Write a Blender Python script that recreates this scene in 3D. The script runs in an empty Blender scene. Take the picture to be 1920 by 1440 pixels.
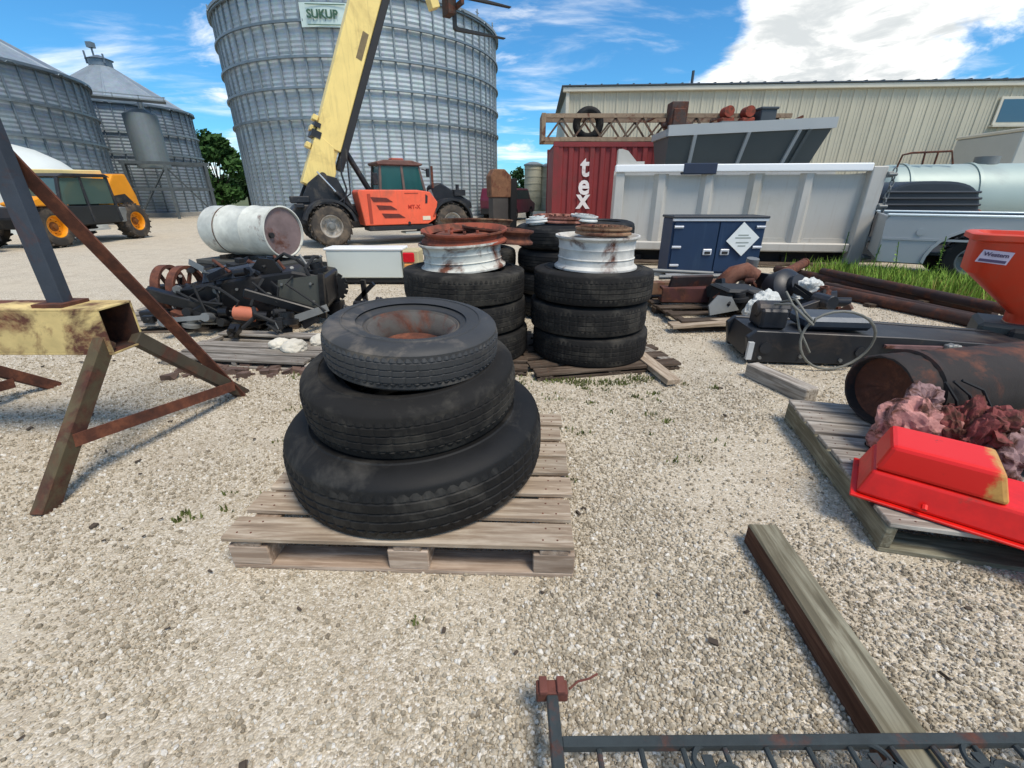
import bpy, bmesh, math, random
import numpy as np
from mathutils import Vector, Matrix, noise as mnoise
random.seed(7)
R = math.radians
SC = bpy.context.scene
COL = SC.collection

# ------------------------------------------------------------------ camera
cam = bpy.data.cameras.new('Camera')
cam.sensor_width = 36.0
cam.lens = 820.0 / 1920.0 * 36.0
cam.clip_start = 0.02
cam.clip_end = 3000
camo = bpy.data.objects.new('Camera', cam)
camo.location = (0, 0, 1.25)
camo.rotation_euler = (R(90 - 23.5), 0, 0)
COL.objects.link(camo)
SC.camera = camo

# ------------------------------------------------------------------ light
SUN = Vector((0.32, -0.38, 0.87)).normalized()
W = bpy.data.worlds.new('World')
SC.world = W
W.use_nodes = True
wt = W.node_tree
wt.nodes.clear()
wn = wt.nodes.new
wl = wt.links.new
sky = wn('ShaderNodeTexSky')
sky.sky_type = 'NISHITA'
sky.sun_disc = False
sky.sun_elevation = math.asin(SUN.z)
sky.sun_rotation = math.atan2(SUN.x, SUN.y)
sky.altitude = 200
sky.air_density = 1.0
sky.dust_density = 0.4
sky.ozone_density = 3.0
tint = wn('ShaderNodeMix'); tint.data_type = 'RGBA'; tint.blend_type = 'MULTIPLY'
tint.inputs[0].default_value = 1.0
tint.inputs[7].default_value = (0.44, 1.0, 1.30, 1)
wl(sky.outputs[0], tint.inputs[6])
bg1 = wn('ShaderNodeBackground'); bg1.inputs[1].default_value = 0.09
wl(tint.outputs[2], bg1.inputs[0])
tc = wn('ShaderNodeTexCoord')
sep = wn('ShaderNodeSeparateXYZ'); wl(tc.outputs['Generated'], sep.inputs[0])


def wmath(op, a, b=None, clamp=False):
    m = wn('ShaderNodeMath'); m.operation = op; m.use_clamp = clamp
    for i, v in enumerate((a, b)):
        if v is None:
            continue
        if isinstance(v, (int, float)):
            m.inputs[i].default_value = v
        else:
            wl(v, m.inputs[i])
    return m.outputs[0]


def wrange(v, a, b, c=0.0, d=1.0):
    m = wn('ShaderNodeMapRange'); m.interpolation_type = 'SMOOTHSTEP'
    wl(v, m.inputs[0])
    for i, q in enumerate((a, b, c, d)):
        m.inputs[1 + i].default_value = q
    return m.outputs[0]


# cloud layer as a plane seen in perspective: direction.xy / (z + k)
den = wmath('ADD', wmath('MAXIMUM', sep.outputs[2], 0.0), 0.16)
cx = wmath('DIVIDE', sep.outputs[0], den)
cy = wmath('DIVIDE', sep.outputs[1], den)
cmb = wn('ShaderNodeCombineXYZ'); wl(cx, cmb.inputs[0]); wl(cy, cmb.inputs[1])
n1 = wn('ShaderNodeTexNoise'); n1.inputs['Scale'].default_value = 1.15
n1.inputs['Detail'].default_value = 12; n1.inputs['Roughness'].default_value = 0.62
n1.inputs['Distortion'].default_value = 0.35
wl(cmb.outputs[0], n1.inputs['Vector'])
n2 = wn('ShaderNodeTexNoise'); n2.inputs['Scale'].default_value = 3.4
n2.inputs['Detail'].default_value = 9; n2.inputs['Roughness'].default_value = 0.6; n2.inputs['Distortion'].default_value = 0.5
wl(cmb.outputs[0], n2.inputs['Vector'])
cover = wmath('ADD', wmath('MULTIPLY', n1.outputs[0], 2.1), -0.55)
# where cloud banks (+) and clear patches (-) stand in this sky: direction, angular size, amount
BANKS = [((1.02, 1.29, .30), 15, .26), ((.62, 1.22, .25), 12, .24), ((.82, 1.27, .31), 15, .24),
         ((-.80, 1.25, .36), 11, .0), ((-.71, 1.2, .25), 7, -.02), ((-.68, 1.14, .12), 6, .10),
         ((.05, 1.1, .05), 8, .20), ((.35, 1.18, .19), 7, .20), ((.06, 1.26, .34), 6, .08),
         ((.32, 1.27, .36), 12, -.34), ((-1.05, 1.22, .27), 12, -.26), ((-.62, 1.19, .17), 6, -.18), ((1.02, 1.19, .17), 9, -.30), ((.10, 1.18, .17), 11, -.28), ((.22, 1.2, .26), 9, -.2), ((.45, 1.27, .3), 6, -.12)]
for d, ang, amt in BANKS:
    dn = Vector(d).normalized()
    dot = wn('ShaderNodeVectorMath'); dot.operation = 'DOT_PRODUCT'
    wl(tc.outputs['Generated'], dot.inputs[0]); dot.inputs[1].default_value = dn
    f = wrange(dot.outputs['Value'], math.cos(R(ang)), 1.0, 0.0, amt)
    cover = wmath('ADD', cover, f)
mask = wrange(cover, 0.47, 0.80)  # base cover also raised out of view, to whiten the ambient light
# thin streaky high cloud over the whole sky
mpc = wn('ShaderNodeMapping'); mpc.inputs['Rotation'].default_value = (0, 0, R(28)); mpc.inputs['Scale'].default_value = (.8, 1.7, 1)
wl(cmb.outputs[0], mpc.inputs['Vector'])
n3 = wn('ShaderNodeTexNoise'); n3.inputs['Scale'].default_value = 1.3; n3.inputs['Detail'].default_value = 10
n3.inputs['Roughness'].default_value = 0.6; n3.inputs['Distortion'].default_value = 0.45
wl(mpc.outputs[0], n3.inputs['Vector'])
cirrus = wrange(n3.outputs[0], 0.46, 0.74, 0.0, 0.72)
mask = wmath('MAXIMUM', mask, cirrus)
shade = wrange(wmath('ADD', wmath('MULTIPLY', cover, .22), wmath('MULTIPLY', n2.outputs[0], .9)), 0.56, 0.80)
ccol = wn('ShaderNodeMix'); ccol.data_type = 'RGBA'
wl(shade, ccol.inputs[0])
ccol.inputs[6].default_value = (1.0, 0.985, 0.95, 1)
ccol.inputs[7].default_value = (0.52, 0.55, 0.56, 1)
bg2 = wn('ShaderNodeBackground'); bg2.inputs[1].default_value = 1.02
wl(ccol.outputs[2], bg2.inputs[0])
above = wrange(sep.outputs[2], -0.01, 0.03)
mixs = wn('ShaderNodeMixShader')
wl(wmath('MULTIPLY', mask, above), mixs.inputs[0])
wl(bg1.outputs[0], mixs.inputs[1]); wl(bg2.outputs[0], mixs.inputs[2])
wo = wn('ShaderNodeOutputWorld'); wl(mixs.outputs[0], wo.inputs[0])

sl = bpy.data.lights.new('Sun', 'SUN')
sl.energy = 2.5
sl.angle = R(20)
sl.color = (1.0, 0.90, 0.77)
so = bpy.data.objects.new('Sun', sl)
so.rotation_euler = SUN.to_track_quat('Z', 'Y').to_euler()
so.location = (0, 0, 20)
COL.objects.link(so)

SC.view_settings.view_transform = 'Standard'
SC.view_settings.look = 'None'
SC.view_settings.exposure = 0.48
SC.view_settings.gamma = 1.0
SC.view_settings.use_curve_mapping = False
SC.render.engine = 'CYCLES'
SC.cycles.max_bounces = 6
SC.cycles.transparent_max_bounces = 8

# ------------------------------------------------------------------ materials
MATS = {}


def srgb(*c):
    return tuple(((v / 255) / 12.92 if v / 255 <= .04045 else ((v / 255 + .055) / 1.055) ** 2.4) for v in c) + (1,)


def _nt(name):
    m = bpy.data.materials.new(name); m.use_nodes = True
    nt = m.node_tree; nt.nodes.clear()
    out = nt.nodes.new('ShaderNodeOutputMaterial')
    b = nt.nodes.new('ShaderNodeBsdfPrincipled')
    nt.links.new(b.outputs[0], out.inputs[0])
    MATS[name] = m
    return m, nt, b, out


def coords(nt, stretch=(1, 1, 1), rnd=True):
    t = nt.nodes.new('ShaderNodeTexCoord')
    v = t.outputs['Object']
    if rnd:
        oi = nt.nodes.new('ShaderNodeObjectInfo')
        k = nt.nodes.new('ShaderNodeVectorMath'); k.operation = 'MULTIPLY'
        nt.links.new(oi.outputs['Random'], k.inputs[0]); k.inputs[1].default_value = (17.3, 11.1, 23.7)
        a = nt.nodes.new('ShaderNodeVectorMath'); a.operation = 'ADD'
        nt.links.new(v, a.inputs[0]); nt.links.new(k.outputs[0], a.inputs[1])
        v = a.outputs[0]
    mp = nt.nodes.new('ShaderNodeMapping'); mp.inputs['Scale'].default_value = stretch
    nt.links.new(v, mp.inputs['Vector'])
    return mp.outputs[0]


def noise(nt, vec, scale, detail=6, rough=.6, dist=0):
    n = nt.nodes.new('ShaderNodeTexNoise')
    n.inputs['Scale'].default_value = scale; n.inputs['Detail'].default_value = detail
    n.inputs['Roughness'].default_value = rough; n.inputs['Distortion'].default_value = dist
    nt.links.new(vec, n.inputs['Vector'])
    return n.outputs[0]


def ramp(nt, fac, stops):
    r = nt.nodes.new('ShaderNodeValToRGB')
    e = r.color_ramp.elements
    while len(e) < len(stops):
        e.new(.5)
    for i, (p, c) in enumerate(stops):
        e[i].position = p; e[i].color = c if len(c) == 4 else tuple(c) + (1,)
    nt.links.new(fac, r.inputs[0])
    return r.outputs[0]


def mixc(nt, fac, a, b, mode='MIX'):
    m = nt.nodes.new('ShaderNodeMix'); m.data_type = 'RGBA'; m.blend_type = mode
    for s, v in ((0, fac), (6, a), (7, b)):
        if isinstance(v, (int, float, tuple)):
            m.inputs[s].default_value = v
        else:
            nt.links.new(v, m.inputs[s])
    return m.outputs[2]


def bumpit(nt, b, h, strength, dist=.01):
    bp = nt.nodes.new('ShaderNodeBump'); bp.inputs['Strength'].default_value = strength
    bp.inputs['Distance'].default_value = dist
    nt.links.new(h, bp.inputs['Height']); nt.links.new(bp.outputs[0], b.inputs['Normal'])


def scale_c(c, k):
    return tuple(min(1, v * k) for v in c[:3]) + (1,)


def M(name, col, var=.25, scale=6, rough=.6, metal=0.0, bump=.15, bdist=.004, stretch=(1, 1, 1), dirt=None, dirt_amt=.35, rvar=.12, spec=.5, streak=None, streak_amt=.5):
    """mottled surface: base colour with tonal noise, optional second 'dirt' colour in patches"""
    if name in MATS:
        return MATS[name]
    m, nt, b, o = _nt(name)
    v = coords(nt, stretch)
    n = noise(nt, v, scale)
    c = ramp(nt, n, [(.28, scale_c(col, 1 - var)), (.72, scale_c(col, 1 + var))])
    if dirt is not None:
        d = noise(nt, v, scale * .55, 9, .68, .4)
        f = ramp(nt, d, [(.62 - dirt_amt * .5, (0, 0, 0, 1)), (.74 - dirt_amt * .3, (1, 1, 1, 1))])
        c = mixc(nt, f, c, dirt)
    if streak is not None:
        sn_ = noise(nt, coords(nt, (11, 11, .6)), 1.3, 7, .66)
        k_ = streak_amt
        c = mixc(nt, ramp(nt, sn_, [(.54, (0, 0, 0, 1)), (.74, (k_, k_, k_, 1))]), c, streak)
        sp2 = noise(nt, coords(nt), 38, 3, .5)
        c = mixc(nt, ramp(nt, sp2, [(.70, (0, 0, 0, 1)), (.76, (k_, k_, k_, 1))]), c, streak)
    oi = nt.nodes.new('ShaderNodeObjectInfo')
    mr = nt.nodes.new('ShaderNodeMapRange'); nt.links.new(oi.outputs['Random'], mr.inputs[0])
    mr.inputs[3].default_value = 1 - rvar; mr.inputs[4].default_value = 1 + rvar
    mv = nt.nodes.new('ShaderNodeVectorMath'); mv.operation = 'SCALE'
    nt.links.new(c, mv.inputs[0]); nt.links.new(mr.outputs[0], mv.inputs['Scale'])
    nt.links.new(mv.outputs[0], b.inputs['Base Color'])
    rr = nt.nodes.new('ShaderNodeMapRange'); nt.links.new(n, rr.inputs[0])
    rr.inputs[3].default_value = max(.05, rough - .14); rr.inputs[4].default_value = min(1, rough + .14)
    nt.links.new(rr.outputs[0], b.inputs['Roughness'])
    b.inputs['Metallic'].default_value = metal
    b.inputs['Specular IOR Level'].default_value = spec
    if bump:
        bumpit(nt, b, noise(nt, v, scale * 6, 5, .7), bump, bdist)
    return m


RUST_D, RUST_M, RUST_L = srgb(50, 32, 26), srgb(94, 54, 39), srgb(146, 88, 60)


def rust(name, paint=None, amount=.5, scale=5, rough=.85, dark=1.0, bump=.5):
    """rusted steel; with paint: flaking paint over rust"""
    if name in MATS:
        return MATS[name]
    m, nt, b, o = _nt(name)
    v = coords(nt)
    n = noise(nt, v, scale * 2.2, 9, .7)
    c = ramp(nt, n, [(.25, scale_c(RUST_D, dark)), (.5, scale_c(RUST_M, dark)), (.78, scale_c(RUST_L, dark))])
    if paint is not None:
        d = noise(nt, v, scale, 9, .68, .5)
        f = ramp(nt, d, [(amount - .07, (0, 0, 0, 1)), (amount + .05, (1, 1, 1, 1))])
        pv = noise(nt, v, scale * 1.7, 5)
        pc = ramp(nt, pv, [(.3, scale_c(paint, .72)), (.7, scale_c(paint, 1.15))])
        c = mixc(nt, f, c, pc)
    nt.links.new(c, b.inputs['Base Color'])
    b.inputs['Roughness'].default_value = rough
    b.inputs['Metallic'].default_value = 0.0
    bumpit(nt, b, noise(nt, v, scale * 9, 6, .75), bump, .004)
    return m


def wood(name, c1, c2, scale=3.0):
    """boards run along local X"""
    if name in MATS:
        return MATS[name]
    m, nt, b, o = _nt(name)
    v = coords(nt, (1.2, 14, 14))
    n = noise(nt, v, scale, 8, .62, .6)
    v2 = coords(nt, (1, 1, 1))
    n2 = noise(nt, v2, 3.5, 5)
    c = ramp(nt, n, [(.25, scale_c(c1, .55)), (.45, c1), (.62, c2), (.8, scale_c(c2, 1.12))])
    c = mixc(nt, ramp(nt, n2, [(.4, (0, 0, 0, 1)), (.75, (.6, .6, .6, 1))]), c, scale_c(c1, .7))
    oi = nt.nodes.new('ShaderNodeObjectInfo')
    mr = nt.nodes.new('ShaderNodeMapRange'); nt.links.new(oi.outputs['Random'], mr.inputs[0])
    mr.inputs[3].default_value = .78; mr.inputs[4].default_value = 1.18
    mv = nt.nodes.new('ShaderNodeVectorMath'); mv.operation = 'SCALE'
    nt.links.new(c, mv.inputs[0]); nt.links.new(mr.outputs[0], mv.inputs['Scale'])
    nt.links.new(mv.outputs[0], b.inputs['Base Color'])
    b.inputs['Roughness'].default_value = .88
    b.inputs['Specular IOR Level'].default_value = .2
    bumpit(nt, b, n, .6, .004)
    return m


def glass(name, col, rough=.08):
    if name in MATS:
        return MATS[name]
    m, nt, b, o = _nt(name)
    b.inputs['Base Color'].default_value = col
    b.inputs['Roughness'].default_value = rough
    b.inputs['Transmission Weight'].default_value = .45
    b.inputs['IOR'].default_value = 1.3
    return m


def emis(name, col, rough=.3):
    m, nt, b, o = _nt(name)
    b.inputs['Base Color'].default_value = col
    b.inputs['Roughness'].default_value = rough
    return m


def galv(name, base, var, rough=.42, metal=.75, scale=2.0):
    """galvanised sheet: mottled grey, each sheet a slightly different tone"""
    m, nt, b, o = _nt(name)
    v = coords(nt)
    n = noise(nt, v, scale, 7, .65)
    sp = nt.nodes.new('ShaderNodeTexVoronoi'); sp.inputs['Scale'].default_value = 9
    nt.links.new(v, sp.inputs['Vector'])
    c = ramp(nt, n, [(.25, scale_c(base, 1 - var)), (.75, scale_c(base, 1 + var))])
    c = mixc(nt, .05, c, sp.outputs['Color'], 'OVERLAY')
    st = noise(nt, coords(nt, (9, 9, .35)), 1.6, 5, .6)
    c = mixc(nt, ramp(nt, st, [(.5, (0, 0, 0, 1)), (.8, (.45, .45, .45, 1))]), c, scale_c(base, .62))
    oi = nt.nodes.new('ShaderNodeObjectInfo')
    mr = nt.nodes.new('ShaderNodeMapRange'); nt.links.new(oi.outputs['Random'], mr.inputs[0])
    mr.inputs[3].default_value = .84; mr.inputs[4].default_value = 1.14
    mv = nt.nodes.new('ShaderNodeVectorMath'); mv.operation = 'SCALE'
    nt.links.new(c, mv.inputs[0]); nt.links.new(mr.outputs[0], mv.inputs['Scale'])
    nt.links.new(mv.outputs[0], b.inputs['Base Color'])
    b.inputs['Metallic'].default_value = metal
    rr = nt.nodes.new('ShaderNodeMapRange'); nt.links.new(n, rr.inputs[0])
    rr.inputs[3].default_value = rough - .1; rr.inputs[4].default_value = rough + .12
    nt.links.new(rr.outputs[0], b.inputs['Roughness'])
    return m


# ------------------------------------------------------------------ mesh helpers
class MB:
    def __init__(s):
        s.v = []; s.f = []

    def add(s, vs, fs, mat=None):
        o = len(s.v)
        s.v += [tuple(mat @ Vector(p)) if mat is not None else tuple(p) for p in vs]
        s.f += [tuple(i + o for i in f) for f in fs]
        return s

    def box(s, c, d, rot=None, taper=1.0):
        x, y, z = d[0] / 2, d[1] / 2, d[2] / 2
        t = taper
        vs = [(-x, -y, -z), (x, -y, -z), (x, y, -z), (-x, y, -z), (-x * t, -y * t, z), (x * t, -y * t, z), (x * t, y * t, z), (-x * t, y * t, z)]
        fs = [(0, 3, 2, 1), (4, 5, 6, 7), (0, 1, 5, 4), (1, 2, 6, 5), (2, 3, 7, 6), (3, 0, 4, 7)]
        m = Matrix.Translation(c)
        if rot is not None:
            m = m @ rot
        return s.add(vs, fs, m)

    def bx(s, x0, x1, y0, y1, z0, z1):
        return s.box(((x0 + x1) / 2, (y0 + y1) / 2, (z0 + z1) / 2), (abs(x1 - x0), abs(y1 - y0), abs(z1 - z0)))

    def bar(s, p0, p1, w, h, up=(0, 0, 1)):
        p0, p1 = Vector(p0), Vector(p1)
        d = p1 - p0; L = d.length; x = d.normalized()
        u = Vector(up)
        if abs(x.dot(u)) > .98:
            u = Vector((0, 1, 0))
        y = u.cross(x).normalized(); z = x.cross(y)
        m = Matrix((x, y, z)).transposed().to_4x4(); m.translation = (p0 + p1) / 2
        b = MB().box((0, 0, 0), (L, w, h))
        return s.add(b.v, b.f, m)

    def angle_iron(s, p0, p1, w, t, up=(0, 0, 1)):
        p0, p1 = Vector(p0), Vector(p1)
        d = p1 - p0; L = d.length; x = d.normalized(); u = Vector(up)
        if abs(x.dot(u)) > .98:
            u = Vector((0, 1, 0))
        y = u.cross(x).normalized(); z = x.cross(y)
        m = Matrix((x, y, z)).transposed().to_4x4(); m.translation = (p0 + p1) / 2
        b = MB().prism([(-w / 2, -w / 2), (w / 2, -w / 2), (w / 2, -w / 2 + t), (-w / 2 + t, -w / 2 + t), (-w / 2 + t, w / 2), (-w / 2, w / 2)], -L / 2, L / 2, 'x')
        return s.add(b.v, b.f, m)

    def tube(s, p0, p1, r, n=14, r1=None, cap=True):
        p0, p1 = Vector(p0), Vector(p1)
        d = (p1 - p0); x = d.normalized()
        u = Vector((0, 0, 1)) if abs(x.z) < .95 else Vector((0, 1, 0))
        y = u.cross(x).normalized(); z = x.cross(y)
        r1 = r if r1 is None else r1
        vs = []
        for p, q in ((p0, r), (p1, r1)):
            for i in range(n):
                a = 2 * math.pi * i / n
                vs.append(p + (y * math.cos(a) + z * math.sin(a)) * q)
        fs = [(i, (i + 1) % n, n + (i + 1) % n, n + i) for i in range(n)]
        if cap:
            fs += [tuple(range(n - 1, -1, -1)), tuple(range(n, 2 * n))]
        return s.add(vs, fs)

    def path(s, pts, r, n=8, closed=False):
        pts = [Vector(p) for p in pts]
        N = len(pts); vs = []; prev = None
        for i, p in enumerate(pts):
            a = pts[(i - 1) % N] if (closed or i > 0) else p
            b = pts[(i + 1) % N] if (closed or i < N - 1) else p
            x = (b - a).normalized()
            u = Vector((0, 0, 1)) if prev is None else prev
            if abs(x.dot(u)) > .97:
                u = Vector((0, 1, .2)).normalized()
            y = u.cross(x).normalized(); z = x.cross(y).normalized(); prev = z
            for k in range(n):
                t = 2 * math.pi * k / n
                vs.append(p + (y * math.cos(t) + z * math.sin(t)) * r)
        fs = []
        for i in range(N if closed else N - 1):
            j = (i + 1) % N
            for k in range(n):
                fs.append((i * n + k, i * n + (k + 1) % n, j * n + (k + 1) % n, j * n + k))
        if not closed:
            fs += [tuple(range(n - 1, -1, -1)), tuple(range((N - 1) * n, N * n))]
        return s.add(vs, fs)

    def lathe(s, prof, n=48, mat=None, rfun=None, closed=False, a0=0, a1=2 * math.pi):
        """profile of (r, z) about z"""
        full = abs(a1 - a0 - 2 * math.pi) < 1e-6
        vs = []
        m = n if full else n + 1
        for i in range(m):
            a = a0 + (a1 - a0) * i / n
            for j, (r, z) in enumerate(prof):
                q = r if rfun is None else rfun(i, j, r)
                vs.append((q * math.cos(a), q * math.sin(a), z))
        k = len(prof); fs = []
        for i in range(n):
            i2 = (i + 1) % m
            for j in range(k if closed else k - 1):
                j2 = (j + 1) % k
                fs.append((i * k + j, i2 * k + j, i2 * k + j2, i * k + j2))
        return s.add(vs, fs, mat)

    def disc(s, r, z, n=32, mat=None, r0=0):
        if r0:
            return s.lathe([(r0, z), (r, z)], n, mat)
        return s.add([(r * math.cos(2 * math.pi * i / n), r * math.sin(2 * math.pi * i / n), z) for i in range(n)], [tuple(range(n))], mat)

    def prism(s, poly, a, b, axis='y'):
        """polygon extruded from a to b along axis; poly in the other two axes (x,z / x,y / y,z)"""
        def pt(p, t):
            return {'y': (p[0], t, p[1]), 'z': (p[0], p[1], t), 'x': (t, p[0], p[1])}[axis]
        n = len(poly)
        vs = [pt(p, a) for p in poly] + [pt(p, b) for p in poly]
        fs = [tuple(range(n)), tuple(range(2 * n - 1, n - 1, -1))] + [((i + 1) % n, i, n + i, n + (i + 1) % n) for i in range(n)]
        return s.add(vs, fs)

    def mesh(s, name, mat, bevel=0, smooth=False, segs=1):
        me = bpy.data.meshes.new(name)
        me.from_pydata(s.v, [], s.f)
        bm = bmesh.new(); bm.from_mesh(me)
        bmesh.ops.recalc_face_normals(bm, faces=bm.faces)
        if bevel:
            es = [e for e in bm.edges if len(e.link_faces) == 2 and e.calc_face_angle(0) > .5]
            bmesh.ops.bevel(bm, geom=es, offset=bevel, segments=segs, affect='EDGES', profile=.7, clamp_overlap=True)
        bm.to_mesh(me); bm.free()
        if smooth:
            for p in me.polygons:
                p.use_smooth = True
            me.set_sharp_from_angle(angle=R(38))
        if mat is not None:
            me.materials.append(mat)
        return me

    def build(s, name, mat, parent=None, bevel=0, smooth=False, loc=(0, 0, 0), rot=(0, 0, 0), segs=1):
        return obj(name, s.mesh(name, mat, bevel, smooth, segs), parent, loc, rot)


def obj(name, me, parent=None, loc=(0, 0, 0), rot=(0, 0, 0)):
    o = bpy.data.objects.new(name, me)
    COL.objects.link(o)
    o.parent = parent
    o.location = loc; o.rotation_euler = rot
    return o


def tag(o, label, cat, group=None, kind=None):
    o['label'] = label; o['category'] = cat
    if group:
        o['group'] = group
    if kind:
        o['kind'] = kind
    return o


def thing(name, label, cat, loc=(0, 0, 0), rz=0, group=None, rot=None):
    o = obj(name, None, None, loc, rot if rot is not None else (0, 0, R(rz)))
    o.empty_display_size = .2
    return tag(o, label, cat, group)


def structure(o, label=None):
    o['kind'] = 'structure'
    if label:
        o['label'] = label
    return o


def jitter(mb, amt, seed=0):
    rr = random.Random(seed)
    mb.v = [tuple(c + rr.uniform(-amt, amt) for c in p) for p in mb.v]
    return mb


def text_mesh(s, size, mat, name, parent, loc, rot, depth=.004, spacing=1.0, bold=0.0, sx=1.0):
    cu = bpy.data.curves.new(name, 'FONT')
    cu.body = s; cu.size = size; cu.extrude = depth; cu.align_x = 'CENTER'; cu.align_y = 'CENTER'
    cu.offset = bold; cu.space_character = spacing; cu.resolution_u = 3
    tmp = bpy.data.objects.new('tmp_text', cu); COL.objects.link(tmp)
    bpy.context.view_layer.update()
    me = bpy.data.meshes.new_from_object(tmp.evaluated_get(bpy.context.evaluated_depsgraph_get()))
    bpy.data.objects.remove(tmp); bpy.data.curves.remove(cu)
    me.materials.clear(); me.materials.append(mat)
    o = obj(name, me, parent, loc, rot)
    o.scale = (sx, 1, 1)
    return o

# ------------------------------------------------------------------ ground
def gravel_material(name, stone=150, stuff=False):
    m, nt, b, o = _nt(name)
    t = nt.nodes.new('ShaderNodeTexCoord')
    v = t.outputs['Object']
    stops = [(0, srgb(146, 135, 117)), (.18, srgb(172, 161, 141)), (.42, srgb(190, 179, 158)), (.66, srgb(206, 196, 176)), (.86, srgb(222, 214, 198)), (1, srgb(240, 236, 226))]
    if stuff:
        oi = nt.nodes.new('ShaderNodeObjectInfo')
        c = ramp(nt, oi.outputs['Random'], stops)
        n = noise(nt, v, 40, 4)
        c = mixc(nt, .35, c, ramp(nt, n, [(.3, (.35, .33, .3, 1)), (.7, (.8, .78, .74, 1))]), 'MULTIPLY')
        nt.links.new(c, b.inputs['Base Color'])
        b.inputs['Roughness'].default_value = .9
        b.inputs['Specular IOR Level'].default_value = .25
        bumpit(nt, b, noise(nt, v, 120, 4), .5, .002)
        return m
    wob = nt.nodes.new('ShaderNodeVectorMath'); wob.operation = 'ADD'
    nz = nt.nodes.new('ShaderNodeTexNoise'); nz.inputs['Scale'].default_value = 30
    nt.links.new(v, nz.inputs['Vector'])
    ks = nt.nodes.new('ShaderNodeVectorMath'); ks.operation = 'SCALE'; ks.inputs['Scale'].default_value = .018
    nt.links.new(nz.outputs['Color'], ks.inputs[0])
    nt.links.new(v, wob.inputs[0]); nt.links.new(ks.outputs[0], wob.inputs[1])
    vo = nt.nodes.new('ShaderNodeTexVoronoi'); vo.inputs['Scale'].default_value = stone
    nt.links.new(wob.outputs[0], vo.inputs['Vector'])
    sepc = nt.nodes.new('ShaderNodeSeparateColor'); nt.links.new(vo.outputs['Color'], sepc.inputs[0])
    c = ramp(nt, sepc.outputs[0], stops)
    fine = noise(nt, v, 160, 4, .7)
    c = mixc(nt, .3, c, ramp(nt, fine, [(.3, (.7, .68, .64, 1)), (.7, (1, .98, .95, 1))]), 'MULTIPLY')
    # dust and compaction in broad patches
    big = noise(nt, v, .55, 7, .6, .6)
    c = mixc(nt, ramp(nt, big, [(.36, (0, 0, 0, 1)), (.64, (.62, .62, .62, 1))]), c, srgb(204, 192, 170))
    mid = noise(nt, v, 3.2, 6, .62)
    c = mixc(nt, ramp(nt, mid, [(.48, (0, 0, 0, 1)), (.8, (.5, .5, .5, 1))]), c, srgb(150, 134, 112))
    nt.links.new(c, b.inputs['Base Color'])
    b.inputs['Roughness'].default_value = .93
    b.inputs['Specular IOR Level'].default_value = .2
    d = nt.nodes.new('ShaderNodeTexVoronoi'); d.inputs['Scale'].default_value = stone; d.feature = 'F1'
    nt.links.new(wob.outputs[0], d.inputs['Vector'])
    inv = nt.nodes.new('ShaderNodeMath'); inv.operation = 'SUBTRACT'; inv.inputs[0].default_value = 1
    nt.links.new(d.outputs['Distance'], inv.inputs[1])
    ad = nt.nodes.new('ShaderNodeMath'); ad.operation = 'ADD'
    nt.links.new(inv.outputs[0], ad.inputs[0]); nt.links.new(mid, ad.inputs[1])
    bumpit(nt, b, ad.outputs[0], .6, .008)
    return m


gm = gravel_material('gravel_ground')
g = MB().add([(-1200, -200, 0), (1200, -200, 0), (1200, 1600, 0), (-1200, 1600, 0)], [(0, 1, 2, 3)]).build('ground', gm)
structure(g, 'pale crushed limestone yard')

# grass field beyond the yard
gf = M('field_grass', srgb(70, 84, 42), .3, 1.5, .95, 0, .3, .03, dirt=srgb(110, 108, 66), rvar=0)
mb = MB()
pts = [(-70, 36.5), (-40, 37), (-24, 37.5), (-14, 36.2), (0, 37), (20, 38), (60, 38), (900, 40), (900, 1500), (-900, 1500), (-900, 40)]
mb.add([(x, y, .006) for x, y in pts], [tuple(range(len(pts)))])
structure(mb.build('grass_field', gf), 'green field beyond the gravel yard')

# loose stones lying on the yard

rs = np.random.default_rng(3)
N = 230000
rad = .35 + 8.5 * rs.random(N * 4) ** 1.25
ang = rs.uniform(math.pi * .04, math.pi * .96, N * 4)
px_, py_ = rad * np.cos(ang), rad * np.sin(ang)
pat = np.array([mnoise.noise(Vector((x * 1.1, y * 1.1, 3.3))) + .5 * mnoise.noise(Vector((x * 3.1, y * 3.1, 9.1))) for x, y in zip(px_, py_)])
keep = rs.random(len(px_)) < np.clip(.60 + pat * 1.6, .20, 1)
keep &= rs.random(len(px_)) < np.clip((8.6 - rad) / 3.5, 0, 1)
sel = np.where((py_ > .25) & keep)[0][:N]
px_, py_ = px_[sel], py_[sel]
me = bpy.data.meshes.new('loose_gravel')
me.vertices.add(len(px_))
co = np.zeros((len(px_), 3), np.float32); co[:, 0] = px_; co[:, 1] = py_; co[:, 2] = .003
me.vertices.foreach_set('co', co.ravel())
me.update()
lg = obj('loose_gravel', me)
tag(lg, 'loose pale limestone gravel scattered over the yard', 'gravel', kind='stuff')
sm = gravel_material('gravel_stone', stuff=True)
me.materials.append(sm)
ng = bpy.data.node_groups.new('scatter_stones', 'GeometryNodeTree')
ng.interface.new_socket('Geometry', in_out='INPUT', socket_type='NodeSocketGeometry')
ng.interface.new_socket('Geometry', in_out='OUTPUT', socket_type='NodeSocketGeometry')
gn = ng.nodes.new; gl = ng.links.new
gi = gn('NodeGroupInput'); go = gn('NodeGroupOutput')
ico = gn('GeometryNodeMeshIcoSphere'); ico.inputs['Radius'].default_value = 1; ico.inputs['Subdivisions'].default_value = 2
sp = gn('GeometryNodeSetPosition')
gnz = gn('ShaderNodeTexNoise'); gnz.inputs['Scale'].default_value = 1.5; gnz.inputs['Detail'].default_value = 1
sub = gn('ShaderNodeVectorMath'); sub.operation = 'SUBTRACT'; sub.inputs[1].default_value = (.5, .5, .5)
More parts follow.
